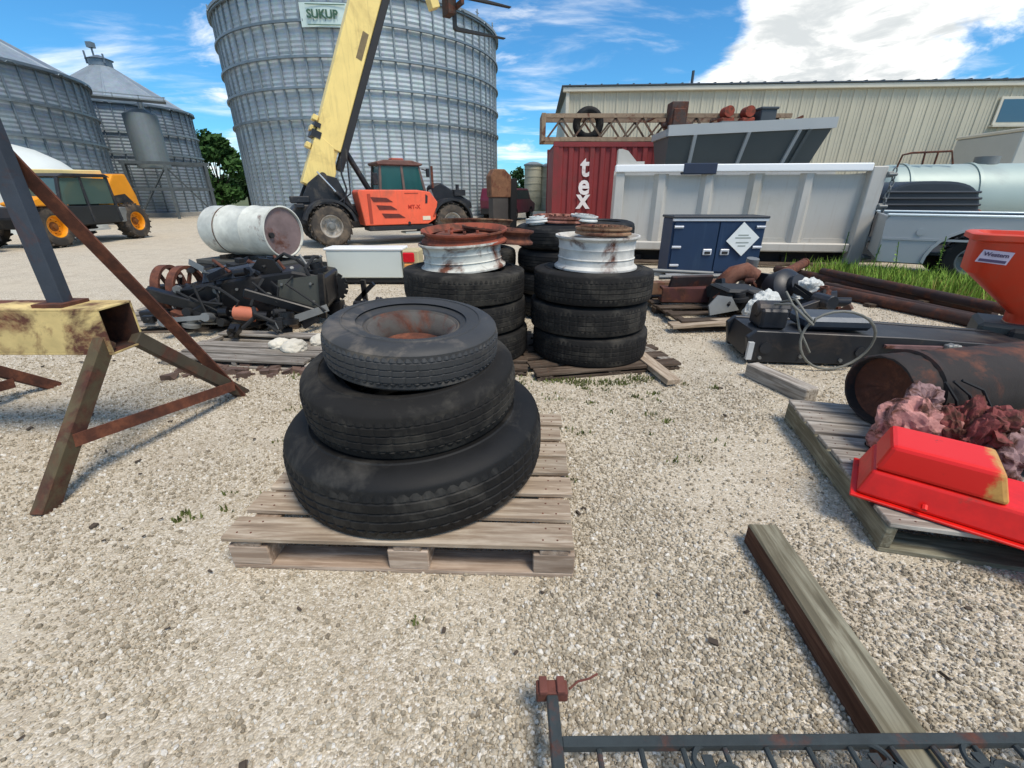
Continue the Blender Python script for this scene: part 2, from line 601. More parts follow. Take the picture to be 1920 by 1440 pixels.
scl = gn('ShaderNodeVectorMath'); scl.operation = 'SCALE'; scl.inputs['Scale'].default_value = 1.3
gl(gnz.outputs['Color'], sub.inputs[0]); gl(sub.outputs[0], scl.inputs[0])
gl(ico.outputs[0], sp.inputs['Geometry']); gl(scl.outputs[0], sp.inputs['Offset'])
smn = gn('GeometryNodeSetMaterial'); smn.inputs['Material'].default_value = sm
gl(sp.outputs[0], smn.inputs[0])
iop = gn('GeometryNodeInstanceOnPoints')
rv = gn('FunctionNodeRandomValue'); rv.data_type = 'FLOAT_VECTOR'
rv.inputs[0].default_value = (-3.1, -3.1, 0); rv.inputs[1].default_value = (3.1, 3.1, 6.28)
rsn = gn('FunctionNodeRandomValue'); rsn.data_type = 'FLOAT'
rsn.inputs[2].default_value = 0; rsn.inputs[3].default_value = 1; rsn.inputs['Seed'].default_value = 5
pw = gn('ShaderNodeMath'); pw.operation = 'POWER'; pw.inputs[1].default_value = 3.0
gl(rsn.outputs[1], pw.inputs[0])
mrg = gn('ShaderNodeMapRange'); mrg.inputs[3].default_value = .0019; mrg.inputs[4].default_value = .0092
gl(pw.outputs[0], mrg.inputs[0])
rv2 = gn('FunctionNodeRandomValue'); rv2.data_type = 'FLOAT_VECTOR'; rv2.inputs['Seed'].default_value = 9
rv2.inputs[0].default_value = (.75, .7, .5); rv2.inputs[1].default_value = (1.3, 1.1, .9)
sv = gn('ShaderNodeVectorMath'); sv.operation = 'SCALE'
gl(rv2.outputs[0], sv.inputs[0]); gl(mrg.outputs[0], sv.inputs['Scale'])
gl(gi.outputs[0], iop.inputs['Points']); gl(smn.outputs[0], iop.inputs['Instance'])
gl(rv.outputs[0], iop.inputs['Rotation']); gl(sv.outputs[0], iop.inputs['Scale'])
gl(iop.outputs[0], go.inputs[0])
md = lg.modifiers.new('scatter', 'NODES'); md.node_group = ng

# ------------------------------------------------------------------ grain bins
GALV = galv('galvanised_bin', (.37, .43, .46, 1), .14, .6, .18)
GALV_D = galv('galvanised_dark', (.24, .29, .33, 1), .18, .6, .25)  # darker copy of the bin steel for the left bins
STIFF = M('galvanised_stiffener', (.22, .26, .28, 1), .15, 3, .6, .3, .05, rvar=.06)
STIFF_D = M('galvanised_stiffener_dark', (.17, .21, .24, 1), .15, 3, .5, .6, .05, rvar=.06)
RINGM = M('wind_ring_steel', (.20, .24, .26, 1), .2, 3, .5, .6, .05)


def bin_sheet(R_, dang, h, waves, amp, mat, nseg=5):
    mb = MB()
    vs = []
    nz = waves * 4
    for i in range(nseg + 1):
        a = dang * (i / nseg - .5)
        for j in range(nz + 1):
            t = j / nz
            r = R_ + amp * math.cos(2 * math.pi * waves * t)
            vs.append((r * math.cos(a), r * math.sin(a), h * t))
    fs = []
    for i in range(nseg):
        for j in range(nz):
            q = i * (nz + 1) + j
            fs.append((q, q + nz + 1, q + nz + 2, q + 1))
    mb.add(vs, fs)
    return mb.mesh('wall_sheet', mat, smooth=False)


def grain_bin(name, label, loc, R_, eave, nsh, nrow, nst, ring_z, roof_pitch=30, rz=0, gal=None, stf=None, amp=.010, waves=5, eyes=True):
    t = thing(name, label, 'grain bin', loc, rz)
    gal = gal or GALV; stf = stf or STIFF
    h = eave / nrow; da = 2 * math.pi / nsh
    me = bin_sheet(R_, da * 1.002, h, waves, amp, gal)
    me_s = me
    for k in range(nrow):
        for i in range(nsh):
            o = obj('wall_sheet', me_s, t, (0, 0, k * h), (0, 0, da * (i + .5 * (k % 2))))
    # stiffeners
    sm_ = MB().box((R_ + amp + .035, 0, eave / 2), (.06, .06, eave)).mesh('stiffener', stf, .006)
    for i in range(nst):
        obj('stiffener', sm_, t, rot=(0, 0, 2 * math.pi * i / nst))
    for z in ring_z:
        MB().lathe([(R_ + .08, z - .04), (R_ + .16, z - .04), (R_ + .16, z + .04), (R_ + .08, z + .04)], 96, closed=True).build('wind_ring', RINGM, t, smooth=True)
    MB().lathe([(R_ + .02, 0), (R_ + .35, 0), (R_ + .35, .22), (R_ + .02, .22)], 64, closed=True).build('concrete_base', M('bin_concrete', (.38, .37, .34, 1), .2, 2, .9), t)
    # roof
    apex = R_ * math.tan(R(roof_pitch)); ro = R_ + .22; r0 = .45
    nrp = nsh
    da2 = 2 * math.pi / nrp
    def rp(r, a, dz=0):
        return (r * math.cos(a), r * math.sin(a), eave + .05 + apex * (1 - r / R_) + dz)
    mb = MB()
    prof = [(-.5, .05), (-.46, .05), (-.43, 0), (.43, 0), (.46, .05), (.5, .05)]
    vs = [rp(r, da2 * a, d * (r / R_)) for r in (r0, ro) for a, d in prof]
    mb.add(vs, [(i, i + 1, 6 + i + 1, 6 + i) for i in range(5)])
    rm = mb.mesh('roof_sheet', gal)
    for i in range(nrp):
        obj('roof_sheet', rm, t, rot=(0, 0, da2 * i))
    z0 = eave + apex * (1 - r0 / R_)
    MB().lathe([(r0 + .1, z0), (r0 + .1, z0 + .3), (r0 + .2, z0 + .32), (.08, z0 + .55)], 20).build('roof_cap', stf, t, smooth=True)
    MB().lathe([(R_ - .02, eave - .02), (R_ + .2, eave - .06), (R_ + .2, eave + .04), (R_ - .02, eave + .08)], 96, closed=True).build('eave_ring', stf, t, smooth=True)
    return t


def az(deg, d):
    return (d * math.sin(R(deg)), d * math.cos(R(deg)), 0)


big = grain_bin('grain_bin', 'huge corrugated silver grain bin behind the cream boom, with a green lettered sign', az(-15.3, 28), 6.5, 8.3, 24, 10, 72, (8.22, 7.2, 6.1, 5.1, 4.05))
# rim detail on the big bin: handrail pegs along the eave
peg = MB().tube((6.62, 0, 8.3), (6.62, 0, 8.62), .03, 8).tube((6.62, -.12, 8.5), (6.62, .12, 8.5), .02, 6).mesh('eave_bracket', STIFF)
for i in range(0, 72, 3):
    obj('eave_bracket', peg, big, rot=(0, 0, 2 * math.pi * (i + .5) / 72))
# sign plate: faces the camera, on the wall at azimuth of pixel (585, 30)
def on_bin(t, R_, azdeg, D, z, out=.14):
    """angle on the bin wall (world heading from bin centre) of the point the direction azdeg meets"""
    c = Vector(t.location); d = Vector((math.sin(R(azdeg)), math.cos(R(azdeg)), 0))
    b = c.dot(d); s = b - math.sqrt(max(0, b * b - (c.length_squared - (R_ + out) ** 2)))
    p = d * s - c
    return math.atan2(p.y, p.x)


sa = on_bin(big, 6.5, -18.7, 28, 7.7)
sg = MB()
hw = 1.0 / 6.5
sg.lathe([(6.64, 6.98), (6.66, 6.98), (6.66, 7.72), (6.64, 7.72)], 10, closed=True, a0=-hw * .95, a1=hw * .95)
sp_ = sg.build('sign_plate', M('sign_pale', srgb(196, 214, 208), .08, 3, .5, 0, .02), big, rot=(0, 0, sa))
GREEN = M('sign_green', srgb(58, 92, 70), .15, 6, .5, 0, .02)
tx = text_mesh('SUKUP', .36, GREEN, 'sign_lettering', sp_, (6.70, -.14, 7.35), (R(90), 0, R(90)), .01, 1.02, .012, 1.02)
MB().bx(6.675, 6.69, -.72, .72, 7.035, 7.06).bx(6.675, 6.69, -.72, .72, 7.64, 7.665).build('sign_border', GREEN, sp_)

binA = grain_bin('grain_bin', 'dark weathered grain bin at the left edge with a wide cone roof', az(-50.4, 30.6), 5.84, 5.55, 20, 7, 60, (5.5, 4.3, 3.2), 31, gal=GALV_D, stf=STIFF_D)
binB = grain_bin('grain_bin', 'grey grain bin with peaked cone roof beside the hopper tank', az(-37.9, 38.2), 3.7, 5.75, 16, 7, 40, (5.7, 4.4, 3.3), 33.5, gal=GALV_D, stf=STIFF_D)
for (dx, dz) in ((-.5, .5), (.5, .35), (0, .75)):
    MB().tube((dx, -.3, 8.0), (dx, -.3, 8.1 + dz), .05, 6).build('roof_vent', STIFF_D, binB)
MB().box((0, -.3, 8.85), (.3, .3, .26)).build('filler_box', STIFF_D, binB)

# twin overhead hopper tanks on a steel frame in front of bin B
ht = thing('hopper_tank', 'tall smooth grey load-out tank on a dark steel leg frame', 'hopper tank', az(-35.6, 32.2), 35)
TANKM = galv('tank_steel', (.22, .265, .285, 1), .1, .6, .2)
for x, r in ((-.35, .74),):
    MB().lathe([(0, 2.5), (r, 2.5), (r, 4.95), (.3, 5.2), (0, 5.2)], 32).build('tank', TANKM, ht, smooth=True, loc=(x, 0, 0))
FRM = M('frame_dark', (.09, .11, .12, 1), .3, 4, .7, .3)
for x in (-1.6, .1, 1.9):
    for y in (-.9, .9):
        MB().bx(x - .07, x + .07, y - .07, y + .07, 0, 2.7).build('leg', FRM, ht)
mb = MB()
for z in (2.65, 1.4):
    for y in (-.9, .9):
        mb.bx(-1.75, 2.05, y - .05, y + .05, z, z + .14)
    for x in (-1.6, 1.9):
        mb.bx(x - .05, x + .05, -.9, .9, z + .02, z + .12)
for y in (-.9, .9):
    mb.bar((-1.6, y, .1), (.1, y, 2.6), .05, .05).bar((.1, y, 2.6), (1.9, y, .1), .05, .05)
mb.build('cross_frame', FRM, ht)
mb = MB()
mb.bx(-3.3, .9, -1.0, -.1, 5.5, 5.56)
for x in (-3.2, -2.2, -1.2, -.2, .8):
    mb.bx(x, x + .05, -1.0, -.95, 5.5, 5.7)
mb.bx(-3.3, .9, -1.0, -.95, 5.65, 5.69)
mb.build('catwalk', STIFF, ht)
mb = MB().tube((-.2, .2, 5.1), (-.2, .2, 5.7), .12, 10)
mb.build('spout', STIFF_D, ht)

# ------------------------------------------------------------------ metal building
BEI = M('beige_siding', srgb(186, 181, 160), .06, .8, .6, 0, .04, rvar=.05, streak=srgb(160, 152, 128), streak_amt=.3)
BEI_T = M('beige_trim', srgb(205, 200, 182), .08, 2, .5, 0, .04)
DKROOF = M('roof_dark', srgb(70, 78, 86), .15, 2, .5, .3)
bx0, by0, bx1, by1 = 2.12, 20.0, 30.0, 18.13
blen = math.hypot(bx1 - bx0, by1 - by0)
bang = math.atan2(by1 - by0, bx1 - bx0)
EAVE = 4.86
bd = thing('metal_building', 'long beige ribbed metal building with a flat dark roof edge', 'building', (bx0, by0, 0), math.degrees(bang))
pwid = .46
mb = MB()
prof = [(0, 0), (.02, -.03), (.07, -.03), (.09, 0), (.22, 0), (.235, -.012), (.255, -.012), (.27, 0), (.34, 0), (.355, -.012), (.375, -.012), (.39, 0), (pwid, 0)]
vs = [(x, y, z) for x, y in prof for z in (0, EAVE)]
mb.add(vs, [(2 * i, 2 * i + 2, 2 * i + 3, 2 * i + 1) for i in range(len(prof) - 1)])
pm = mb.mesh('siding_panel', BEI)
npan = int(blen / pwid)
for i in range(npan):
    obj('siding_panel', pm, bd, (.06 + i * pwid, 0, 0))
ge = MB()
vs = [(0, y, z) for y in (0, 24) for z in (0, EAVE)]
ge.add([(0.03, .02, 0), (.03, 24, 0), (.03, 24, EAVE + .05), (.03, 12, EAVE + .9), (.03, .02, EAVE + .05)], [(0, 1, 2, 3, 4)])
ge.build('end_wall', BEI, bd)
MB().bx(-.02, .10, -.09, .1, 0, EAVE - .02).build('corner_trim', BEI_T, bd)
MB().bx(-.15, blen, -.16, .0, EAVE - .02, EAVE + .13).build('gutter', BEI_T, bd, .015)
MB().add([(-.2, -.2, EAVE + .15), (blen, -.2, EAVE + .15), (blen, 12, EAVE + .98), (-.2, 12, EAVE + .98), (-.2, -.2, EAVE + .19), (blen, -.2, EAVE + .19), (blen, 12, EAVE + 1.02), (-.2, 12, EAVE + 1.02)],
         [(0, 1, 2, 3), (4, 5, 6, 7), (0, 1, 5, 4), (1, 2, 6, 5), (3, 0, 4, 7), (2, 3, 7, 6)]).build('roof', DKROOF, bd)
rb = MB().add(*(lambda b: (b.v, b.f))(MB().box((0, 5.8, .0), (.06, 12, .05), Matrix.Rotation(math.atan(.83 / 12.2), 4, 'X')))).mesh('roof_rib', DKROOF)
for i in range(int(blen / .6)):
    obj('roof_rib', rb, bd, (.1 + i * .6, 0, EAVE + .6))
# window high at the right
wx = 15.85
MB().bx(wx, wx + 3.2, -.09, -.03, EAVE - 1.25, EAVE - .35).build('window_frame', BEI_T, bd, .01)
wp = MB().bx(wx + .1, wx + 3.1, -.1, -.085, EAVE - 1.16, EAVE - .43)
wp.build('window_pane', emis('window_blue', srgb(62, 96, 116), .12), bd)
MB().bx(wx - .05, wx + 3.3, -.2, -.03, EAVE - 1.32, EAVE - 1.25).build('window_sill', BEI_T, bd)
MB().tube((5.5, 3.0, EAVE + .2), (5.5, 3.0, EAVE + 1.25), .06, 10).build('vent_pipe', DKROOF, bd)
MB().tube((7.4, 2.6, EAVE + .2), (7.4, 2.6, EAVE + .62), .05, 10).lathe([(.12, 0), (.02, .15)], 10, Matrix.Translation((7.4, 2.6, EAVE + .62))).build('vent_cap', DKROOF, bd)

# two pale far silos
SILO = M('silo_pale', srgb(186, 184, 166), .15, .6, .8, 0, .1, dirt=srgb(140, 138, 118))
for i, (x, r, h, lab) in enumerate(((1.75, .72, 3.4, 'left pale concrete silo standing between the grain bin and red container'), (3.05, .66, 3.3, 'right pale concrete silo half hidden by the red container'))):
    t = thing('silo', lab, 'silo', (x, 40, 0), 0, 'pale silos in the distance')
    MB().lathe([(r, 0), (r, h)], 28).build('wall', SILO, t, smooth=True)
    MB().lathe([(r + .06, h - .05), (r + .06, h + .06), (r * .5, h + .22), (.0, h + .26)], 28).build('roof', STIFF, t, smooth=True)
    for k in range(6):
        z = .45 + k * .52
        MB().lathe([(r + .005, z), (r + .025, z), (r + .025, z + .05), (r + .005, z + .05)], 28, closed=True).build('band', SILO, t)

# ------------------------------------------------------------------ trees
LEAF = []
for i, c in enumerate((srgb(58, 88, 44), srgb(44, 70, 38), srgb(76, 104, 52))):
    LEAF.append(M('leaf_%d' % i, c, .3, .6, .8, 0, 0, rvar=.15, spec=.2))
BARK = M('bark', srgb(78, 64, 52), .3, 4, .9, 0, .4)


def tree(label, x, y, h, w, seed, mat, n=3200, leaf=.16):
    rr = random.Random(seed)
    t = thing('tree', label, 'tree', (x, y, 0), 0, 'trees beyond the yard')
    tr = MB().tube((0, 0, 0), (0.05, 0, h * .45), .045 * h * .6, 8, .03 * h * .5)
    clumps = []
    for i in range(15):
        a = rr.uniform(0, 6.28); q = rr.uniform(.1, .95) ** .6
        z = h * rr.uniform(.14, .95)
        lim = w * .5 * math.sin(math.pi * min(1, max(.12, (z / h - .02) / 1.05))) ** .7
        p = Vector((math.cos(a) * lim * q * .8, math.sin(a) * lim * q * .8, z))
        clumps.append((p, rr.uniform(.13, .24) * w))
        tr.tube((0.03, 0, h * rr.uniform(.2, .45)), p, .018 * h * .5, 5, .006 * h)
    tr.build('trunk', BARK, t)
    mb = MB()
    for i in range(n):
        c, r = rr.choice(clumps)
        d = Vector((rr.gauss(0, 1), rr.gauss(0, 1), rr.gauss(0, .8)))
        d = d.normalized() * r * rr.random() ** .4
        p = c + d
        s = leaf * rr.uniform(.6, 1.5)
        u = Vector((rr.gauss(0, 1), rr.gauss(0, 1), rr.gauss(0, 1))).normalized()
        w_ = u.orthogonal().normalized()
        k = u.cross(w_)
        mb.add([p - w_ * s, p + k * s * .6, p + w_ * s, p - k * s * .6], [(0, 1, 2, 3)])
    mb.build('crown', mat, t)
    return t


tree('broad green tree between the hopper tank and the big grain bin', *az(-31.4, 46)[:2], 5.4, 4.4, 1, LEAF[0], 6500, .17)
tree('lower dark bushy tree at the foot of the big grain bin', *az(-29.0, 50)[:2], 4.3, 3.6, 2, LEAF[1], 3200)
tree('small round dark tree left of the pale silos', *az(.6, 60)[:2], 4.1, 2.4, 3, LEAF[1], 2600, .14)
tree('distant pale green tree right of the big grain bin', *az(-1.0, 80)[:2], 3.0, 4.2, 4, LEAF[2], 2600, .16)
tree('distant low tree behind the hopper tank frame', *az(-34.4, 66)[:2], 4.6, 6.0, 5, LEAF[2], 3000, .18)

# ------------------------------------------------------------------ tyres, wheels and pallets
RUB = M('rubber_black', srgb(20, 20, 20), .3, 7, .66, 0, .25, .002, dirt=srgb(62, 60, 56), dirt_amt=.20, rvar=.12, spec=.3)
RUB_D = M('rubber_dusty', srgb(30, 29, 28), .25, 6, .8, 0, .3, .002, dirt=srgb(68, 65, 59), dirt_amt=.28, rvar=.12, spec=.25)
RUB_G = M('rubber_grey', srgb(54, 55, 56), .25, 6, .6, 0, .3, .002, dirt=srgb(112, 104, 94), dirt_amt=.17, rvar=.05, spec=.4)  # lighter grey rubber for the top tyre
RUSTM = rust('rust_plain')
RUSTR = rust('rust_red', srgb(150, 74, 52), .5, 4)
RUSTT = rust('rust_tan', srgb(150, 118, 90), .52, 6)
RWHITE = rust('white_rusting', srgb(222, 222, 216), .40, 3.2)
TYRE_MESH = {}


def tyre_meshes(R_, Wd, rb, mc, mt, block=True, sq=False):
    key = (R_, Wd, rb, mc.name, block, sq)
    if key in TYRE_MESH:
        return TYRE_MESH[key]
    h = R_ - rb
    lo = [(rb, .24 * Wd), (rb + .008, .15 * Wd), (rb + .03, .115 * Wd), (rb + .035, .10 * Wd), (rb + .05, .10 * Wd), (rb + .20 * h, .055 * Wd), (rb + .36 * h, .018 * Wd),
          (rb + .50 * h, .002 * Wd), (rb + .51 * h, -.004), (rb + .53 * h, -.004), (rb + .55 * h, .003 * Wd), (rb + .66 * h, .012 * Wd), (R_ - .24 * h, .035 * Wd), (R_ - .15 * h, .07 * Wd), (R_ - .08 * h, .115 * Wd), (R_ - .05 * h, .15 * Wd)]
    if sq:
        lo = lo[:11] + [(rb + .70 * h, .012 * Wd), (R_ - .16 * h, .03 * Wd), (R_ - .10 * h, .045 * Wd), (R_ - .04 * h, .065 * Wd), (R_ - .02 * h, .09 * Wd)]
    hi = [(r, Wd - z) for r, z in reversed(lo)]
    inner = [(rb + .05, .70 * Wd), (R_ - .05, .62 * Wd), (R_ - .05, .38 * Wd), (rb + .05, .30 * Wd)]
    cas = MB().lathe(lo + hi + inner, 96, closed=True).mesh('tyre', mc, smooth=True)
    # tread with grooves and cross-cut blocks
    zs, prof, kind = [.15, .265, .285, .305, .415, .435, .455, .545, .565, .585, .695, .715, .735, .85], [], []
    d = .005
    prof.append((R_ - .075 * h, .118 * Wd)); kind.append('s')
    for i, z in enumerate(zs):
        g = (i - 2) % 3 == 0 and 0 < i < 13
        if i in (2, 5, 8, 11):
            prof += [(R_ - d, (z - .008) * Wd), (R_ - d, (z + .008) * Wd)]; kind += ['g', 'g']
        elif i in (0, 13):
            prof.append((R_ - .006, z * Wd)); kind.append('e')
        else:
            prof.append((R_, z * Wd)); kind.append('e' if i in (1, 12) else 'c')
    prof.append((R_ - .075 * h, .882 * Wd)); kind.append('s')
    if sq:
        prof = [(r_ + (.04 * h if k_ in (0, len(prof) - 1) else 0), Wd * (.5 + (z_ / Wd - .5) * 1.13)) for k_, (r_, z_) in enumerate(prof)]
    else:
        prof = [(r_ - .05 * h * (abs(z_ / Wd - .5) / .38) ** 3, z_) for r_, z_ in prof]

    def rf(i, j, r):
        if not block:
            return r
        if kind[j] == 'e' and i % 3 == 0:
            return r - .006
        if kind[j] == 'c' and i % 5 == 3:
            return r - .003
        return r
    tr = MB().lathe(prof, 240, rfun=rf).mesh('tread', mt, smooth=False)
    TYRE_MESH[key] = (cas, tr)
    return TYRE_MESH[key]


def tyre(label, loc, R_, Wd, rb, mc=None, mt=None, rot=(0, 0, 0), group=None, block=True, sq=False):
    mc = mc or RUB_D; mt = mt or mc
    cas, tr = tyre_meshes(R_, Wd, rb, mc, mt, block, sq)
    o = obj('tyre', cas, None, loc, rot)
    tag(o, label, 'tyre', group)
    obj('tread', tr, o)
    return o


def disc_wheel(label, loc, r, h, mat_rim, mat_disc, rot=(0, 0, 0), name='wheel_rim', group=None, holes=10, flange2=None, disc_z=.6, cat='wheel rim'):
    """steel truck wheel lying flat: barrel with two flanges, disc with hand holes"""
    t = thing(name, label, cat, loc, 0, group, rot)
    w = .026
    prof = [(r, 0), (r, .012), (r - .01, .02), (r - .018, .026), (r - w, .034), (r - w - .004, h * .3), (r - w + .003, h * .33), (r - w - .004, h * .36), (r - w - .008, h * .55), (r - w, h * .62), (r - w - .004, h * .66), (r - w, h - .034), (r - .018, h - .026), (r - .01, h - .02), (r, h - .012), (r, h), (r - .012, h), (r - .045, h - .035),
            (r - w - .012, h - .06), (r - w - .028, h * .5), (r - w - .012, .06), (r - .045, .035), (r - .012, 0)]
    MB().lathe(prof, 64, closed=True).build('barrel', mat_rim, t, smooth=True)
    ri = r - w - .03
    z = h * disc_z
    d = MB().lathe([(ri, z - .03), (ri * .8, z), (ri * .62, z + .012), (ri * .38, z + .012), (ri * .38, z + .002), (ri * .62, z + .002), (ri * .8, z - .012), (ri, z - .04)], 64, closed=True)
    d.build('disc', mat_disc, t, smooth=True)
    nut = MB().lathe([(.012, 0), (.012, .02), (0, .02)], 6).mesh('wheel_nut', mat_disc)
    for i in range(8):
        a = 2 * math.pi * i / 8
        obj('wheel_nut', nut, t, (ri * .5 * math.cos(a), ri * .5 * math.sin(a), z + .012))
    return t


WOODP = wood('pallet_wood', srgb(154, 136, 116), srgb(194, 180, 160))
WOODG = wood('grey_wood', srgb(134, 126, 116), srgb(176, 170, 160))
WOODD = wood('dark_wood', srgb(74, 62, 52), srgb(110, 98, 86))
WOODR = wood('rosy_wood', srgb(150, 130, 112), srgb(186, 168, 150))
WOODO = wood('olive_wood', srgb(112, 106, 88), srgb(150, 146, 126))


def pallet(label, loc, rz, L=1.22, D=1.0, nb=7, bw=.1, H_=.14, deck=WOODP, side=WOODR, style='block', gapj=.012, name='wooden_pallet', missing=()):
    """boards along local X (length L), depth D along Y; origin at the base centre"""
    rr = random.Random(int(abs(loc[0] * 1000) + abs(loc[1] * 77)))
    t = thing(name, label, 'pallet', loc, rz)
    th = .02
    bm_ = MB().box((0, 0, 0), (L, bw, th)).mesh('deck_board', deck, .003)
    pitch = (D - bw) / (nb - 1)
    for i in range(nb):
        if i in missing:
            continue
        o = obj('deck_board', bm_, t, (rr.uniform(-gapj, gapj), -D / 2 + bw / 2 + i * pitch, H_ - th / 2 + rr.uniform(0, .003)), (rr.uniform(-.006, .006), 0, rr.uniform(-.008, .008)))
    nm = MB()
    for x in (-L / 2 + .05, -L / 2 + .1, 0, .06, L / 2 - .1, L / 2 - .05):
        for y in (-bw * .25, bw * .25):
            nm.lathe([(.004, 0), (.003, .0015), (0, .0016)], 6, Matrix.Translation((x + y * .2, y, th / 2)))
    nme = nm.mesh('nail_heads', MATS['rust_plain'])
    for ch_ in list(t.children):
        obj('nail_heads', nme, ch_)['kind'] = 'stuff'
    if style == 'block':
        sb = MB().box((0, 0, 0), (D - .01, .1, th)).mesh('stringer_board', side, .003)
        blk = MB().box((0, 0, 0), (.145, .1, H_ - 3 * th)).mesh('block', side, .004)
        bb = MB().box((0, 0, 0), (L - .01, .1, th)).mesh('bottom_board', side, .003)
        for x in (-L / 2 + .075, 0.03, L / 2 - .075):
            obj('stringer_board', sb, t, (x, 0, H_ - 1.5 * th - .002), (0, 0, R(90)))
            for y in (-D / 2 + .055, 0, D / 2 - .055):
                obj('block', blk, t, (x, y, H_ / 2 - th * .5))
        for y in (-D / 2 + .055, 0, D / 2 - .055):
            obj('bottom_board', bb, t, (0, y, th / 2 + .001))
    else:
        st = MB().box((0, 0, 0), (D - .004, .04, H_ - 2 * th)).mesh('stringer', side, .004)
        for x in (-L / 2 + .02, 0, L / 2 - .02):
            obj('stringer', st, t, (x, 0, H_ / 2), (0, 0, R(90)))
        bb = MB().box((0, 0, 0), (L, bw, th)).mesh('bottom_board', side, .003)
        for y in (-D / 2 + bw / 2, 0, D / 2 - bw / 2):
            obj('bottom_board', bb, t, (0, y, th / 2 + .001))
    return t


# --- foreground pallet with three tyres
pallet('weathered pallet in the foreground carrying three black tyres', (-.378, 1.655, 0), -2.2, 1.235, .98, 7, .115, .145)
tyre('largest black truck tyre lying at the bottom of the foreground stack', (-.405, 1.69, .146), .535, .28, .30, RUB, RUB, (R(2), R(-2.5), .3))
tyre('middle black tyre in the foreground stack of three', (-.415, 1.70, .42), .43, .225, .26, RUB_D, RUB_D, (R(2), R(-5), 1.0))
tt = tyre('smallest grey tyre with a rusty rim on top of the foreground stack', (-.405, 1.70, .63), .342, .175, .182, RUB_G, RUB_G, (R(1.5), R(-4.5), 2.0))
rimm = MB().lathe([(.184, .125), (.188, .142), (.181, .146), (.172, .135), (.160, .118), (.148, .100), (.140, .085), (.136, .06), (.15, .03), (.182, .012), (.178, .008), (.14, .025), (.126, .06), (.130, .085), (.140, .105), (.152, .122), (.164, .137), (.172, .139)], 64, closed=True)
rim = rimm.build('rim', rust('rim_grey_rust', srgb(84, 80, 75), .42, 5, dark=.8), tt, smooth=True)
MB().lathe([(.134, .07), (.12, .055), (.09, .05), (.085, .05), (.085, .042), (.12, .045), (.136, .06)], 48, closed=True).build('rim_disc', rust('rust_orange', None, .5, 7, dark=1.0), rim, smooth=True)

# --- second row: two stacks of three, each with a steel wheel on top
pallet('grey pallet under the right hand stack of three tyres', (.64, 3.52, 0), 12, 1.15, 1.0, 6, .12, .055, WOODD, WOODD)
for i in range(3):
    tyre(('bottom', 'middle', 'top')[i] + ' truck tyre of the right stack, under the white wheel', (.625 + (.01, -.012, .006)[i], 3.48 + (0, .01, -.005)[i], .055 + i * .226), .46, .226, .275, RUB_D, RUB_D, (R((.4, -.6, .5)[i]), R((.5, -.4, .2)[i]), 1.3 * i), 'tyres in the rear stacks', True, True)
pallet('grey pallet under the left hand stack of three tyres', (-.40, 3.55, 0), -4, 1.1, 1.0, 6, .12, .055, WOODD, WOODD)
for i in range(3):
    tyre(('bottom', 'middle', 'top')[i] + ' truck tyre of the left stack, behind the foreground tyres', (-.375 + (.03, .015, -.0)[i], 3.50 + (0, .01, -.005)[i], .055 + i * .226), .47, .226, .275, RUB_D, RUB_D, (R((.4, -.6, .5)[i]), R((.5, -.4, -1.0)[i]), .7 + 1.1 * i), 'tyres in the rear stacks', True, True)
disc_wheel('white steel truck wheel standing on the right tyre stack', (.645, 3.48, .733), .315, .235, rust('white_wheel', srgb(208, 206, 198), .40, 4), RUSTT, (R(.5), 0, .4))
disc_wheel('flat tan rusted rim ring lying on the white wheel of the right stack', (.70, 3.55, .968), .215, .05, RUSTT, RUSTT, (0, R(1), 0), holes=0)
disc_wheel('white steel wheel with rusted flanges on the left tyre stack', (-.375, 3.48, .735), .325, .19, rust('white_wheel_rusty', srgb(208, 208, 198), .46, 4), RUSTM, (R(1), R(-3), .2))
disc_wheel('red brown rusted wheel rim on top of the white wheel, left stack', (-.36, 3.50, .925), .325, .085, RUSTR, RUSTR, (R(2), R(-4), .9))
disc_wheel('brown rusty flanged rim lying askew behind the red brown rim', (-.12, 3.72, .90), .29, .10, RUSTM, RUSTM, (R(3), R(4), .9))

# --- third row
def back_stack(x, y, n, r, lab):
    for i in range(n):
        tyre('%s tyre of the %s' % (('bottom', 'second', 'third', 'top')[i], lab), (x + .012 * (-1) ** i, y, .02 + i * .235), r, .235, r * .57, RUB, RUB, (R(.5 * (-1) ** i), 0, i * 1.1), 'tyres in the rear stacks', False)


back_stack(-.37, 4.95, 3, .40, 'back stack carrying a tilted brown wheel')
back_stack(.52, 4.95, 4, .47, 'back stack between the two white wheels')
back_stack(1.05, 5.55, 4, .42, 'hindmost stack in front of the dump body')
disc_wheel('big brown rusty wheel lying on the back tyre stack near the telehandler', (-.38, 4.95, .83), .39, .17, RUSTT, RUSTM, (R(-4), R(3), .5))
disc_wheel('pinkish rusted rim on the black back stack', (.52, 4.93, .985), .30, .05, rust('rust_pink', srgb(176, 120, 104), .5, 5), RUSTM, (R(2), R(1), .5))
disc_wheel('small white rim beside the pinkish rim on the back stack', (.74, 4.80, 1.0), .14, .05, RWHITE, RWHITE, (R(5), R(3), .5))
disc_wheel('small cream rim at the left of the pinkish rim', (.26, 4.75, .985), .12, .04, RWHITE, RWHITE, (R(-3), R(-4), .5))

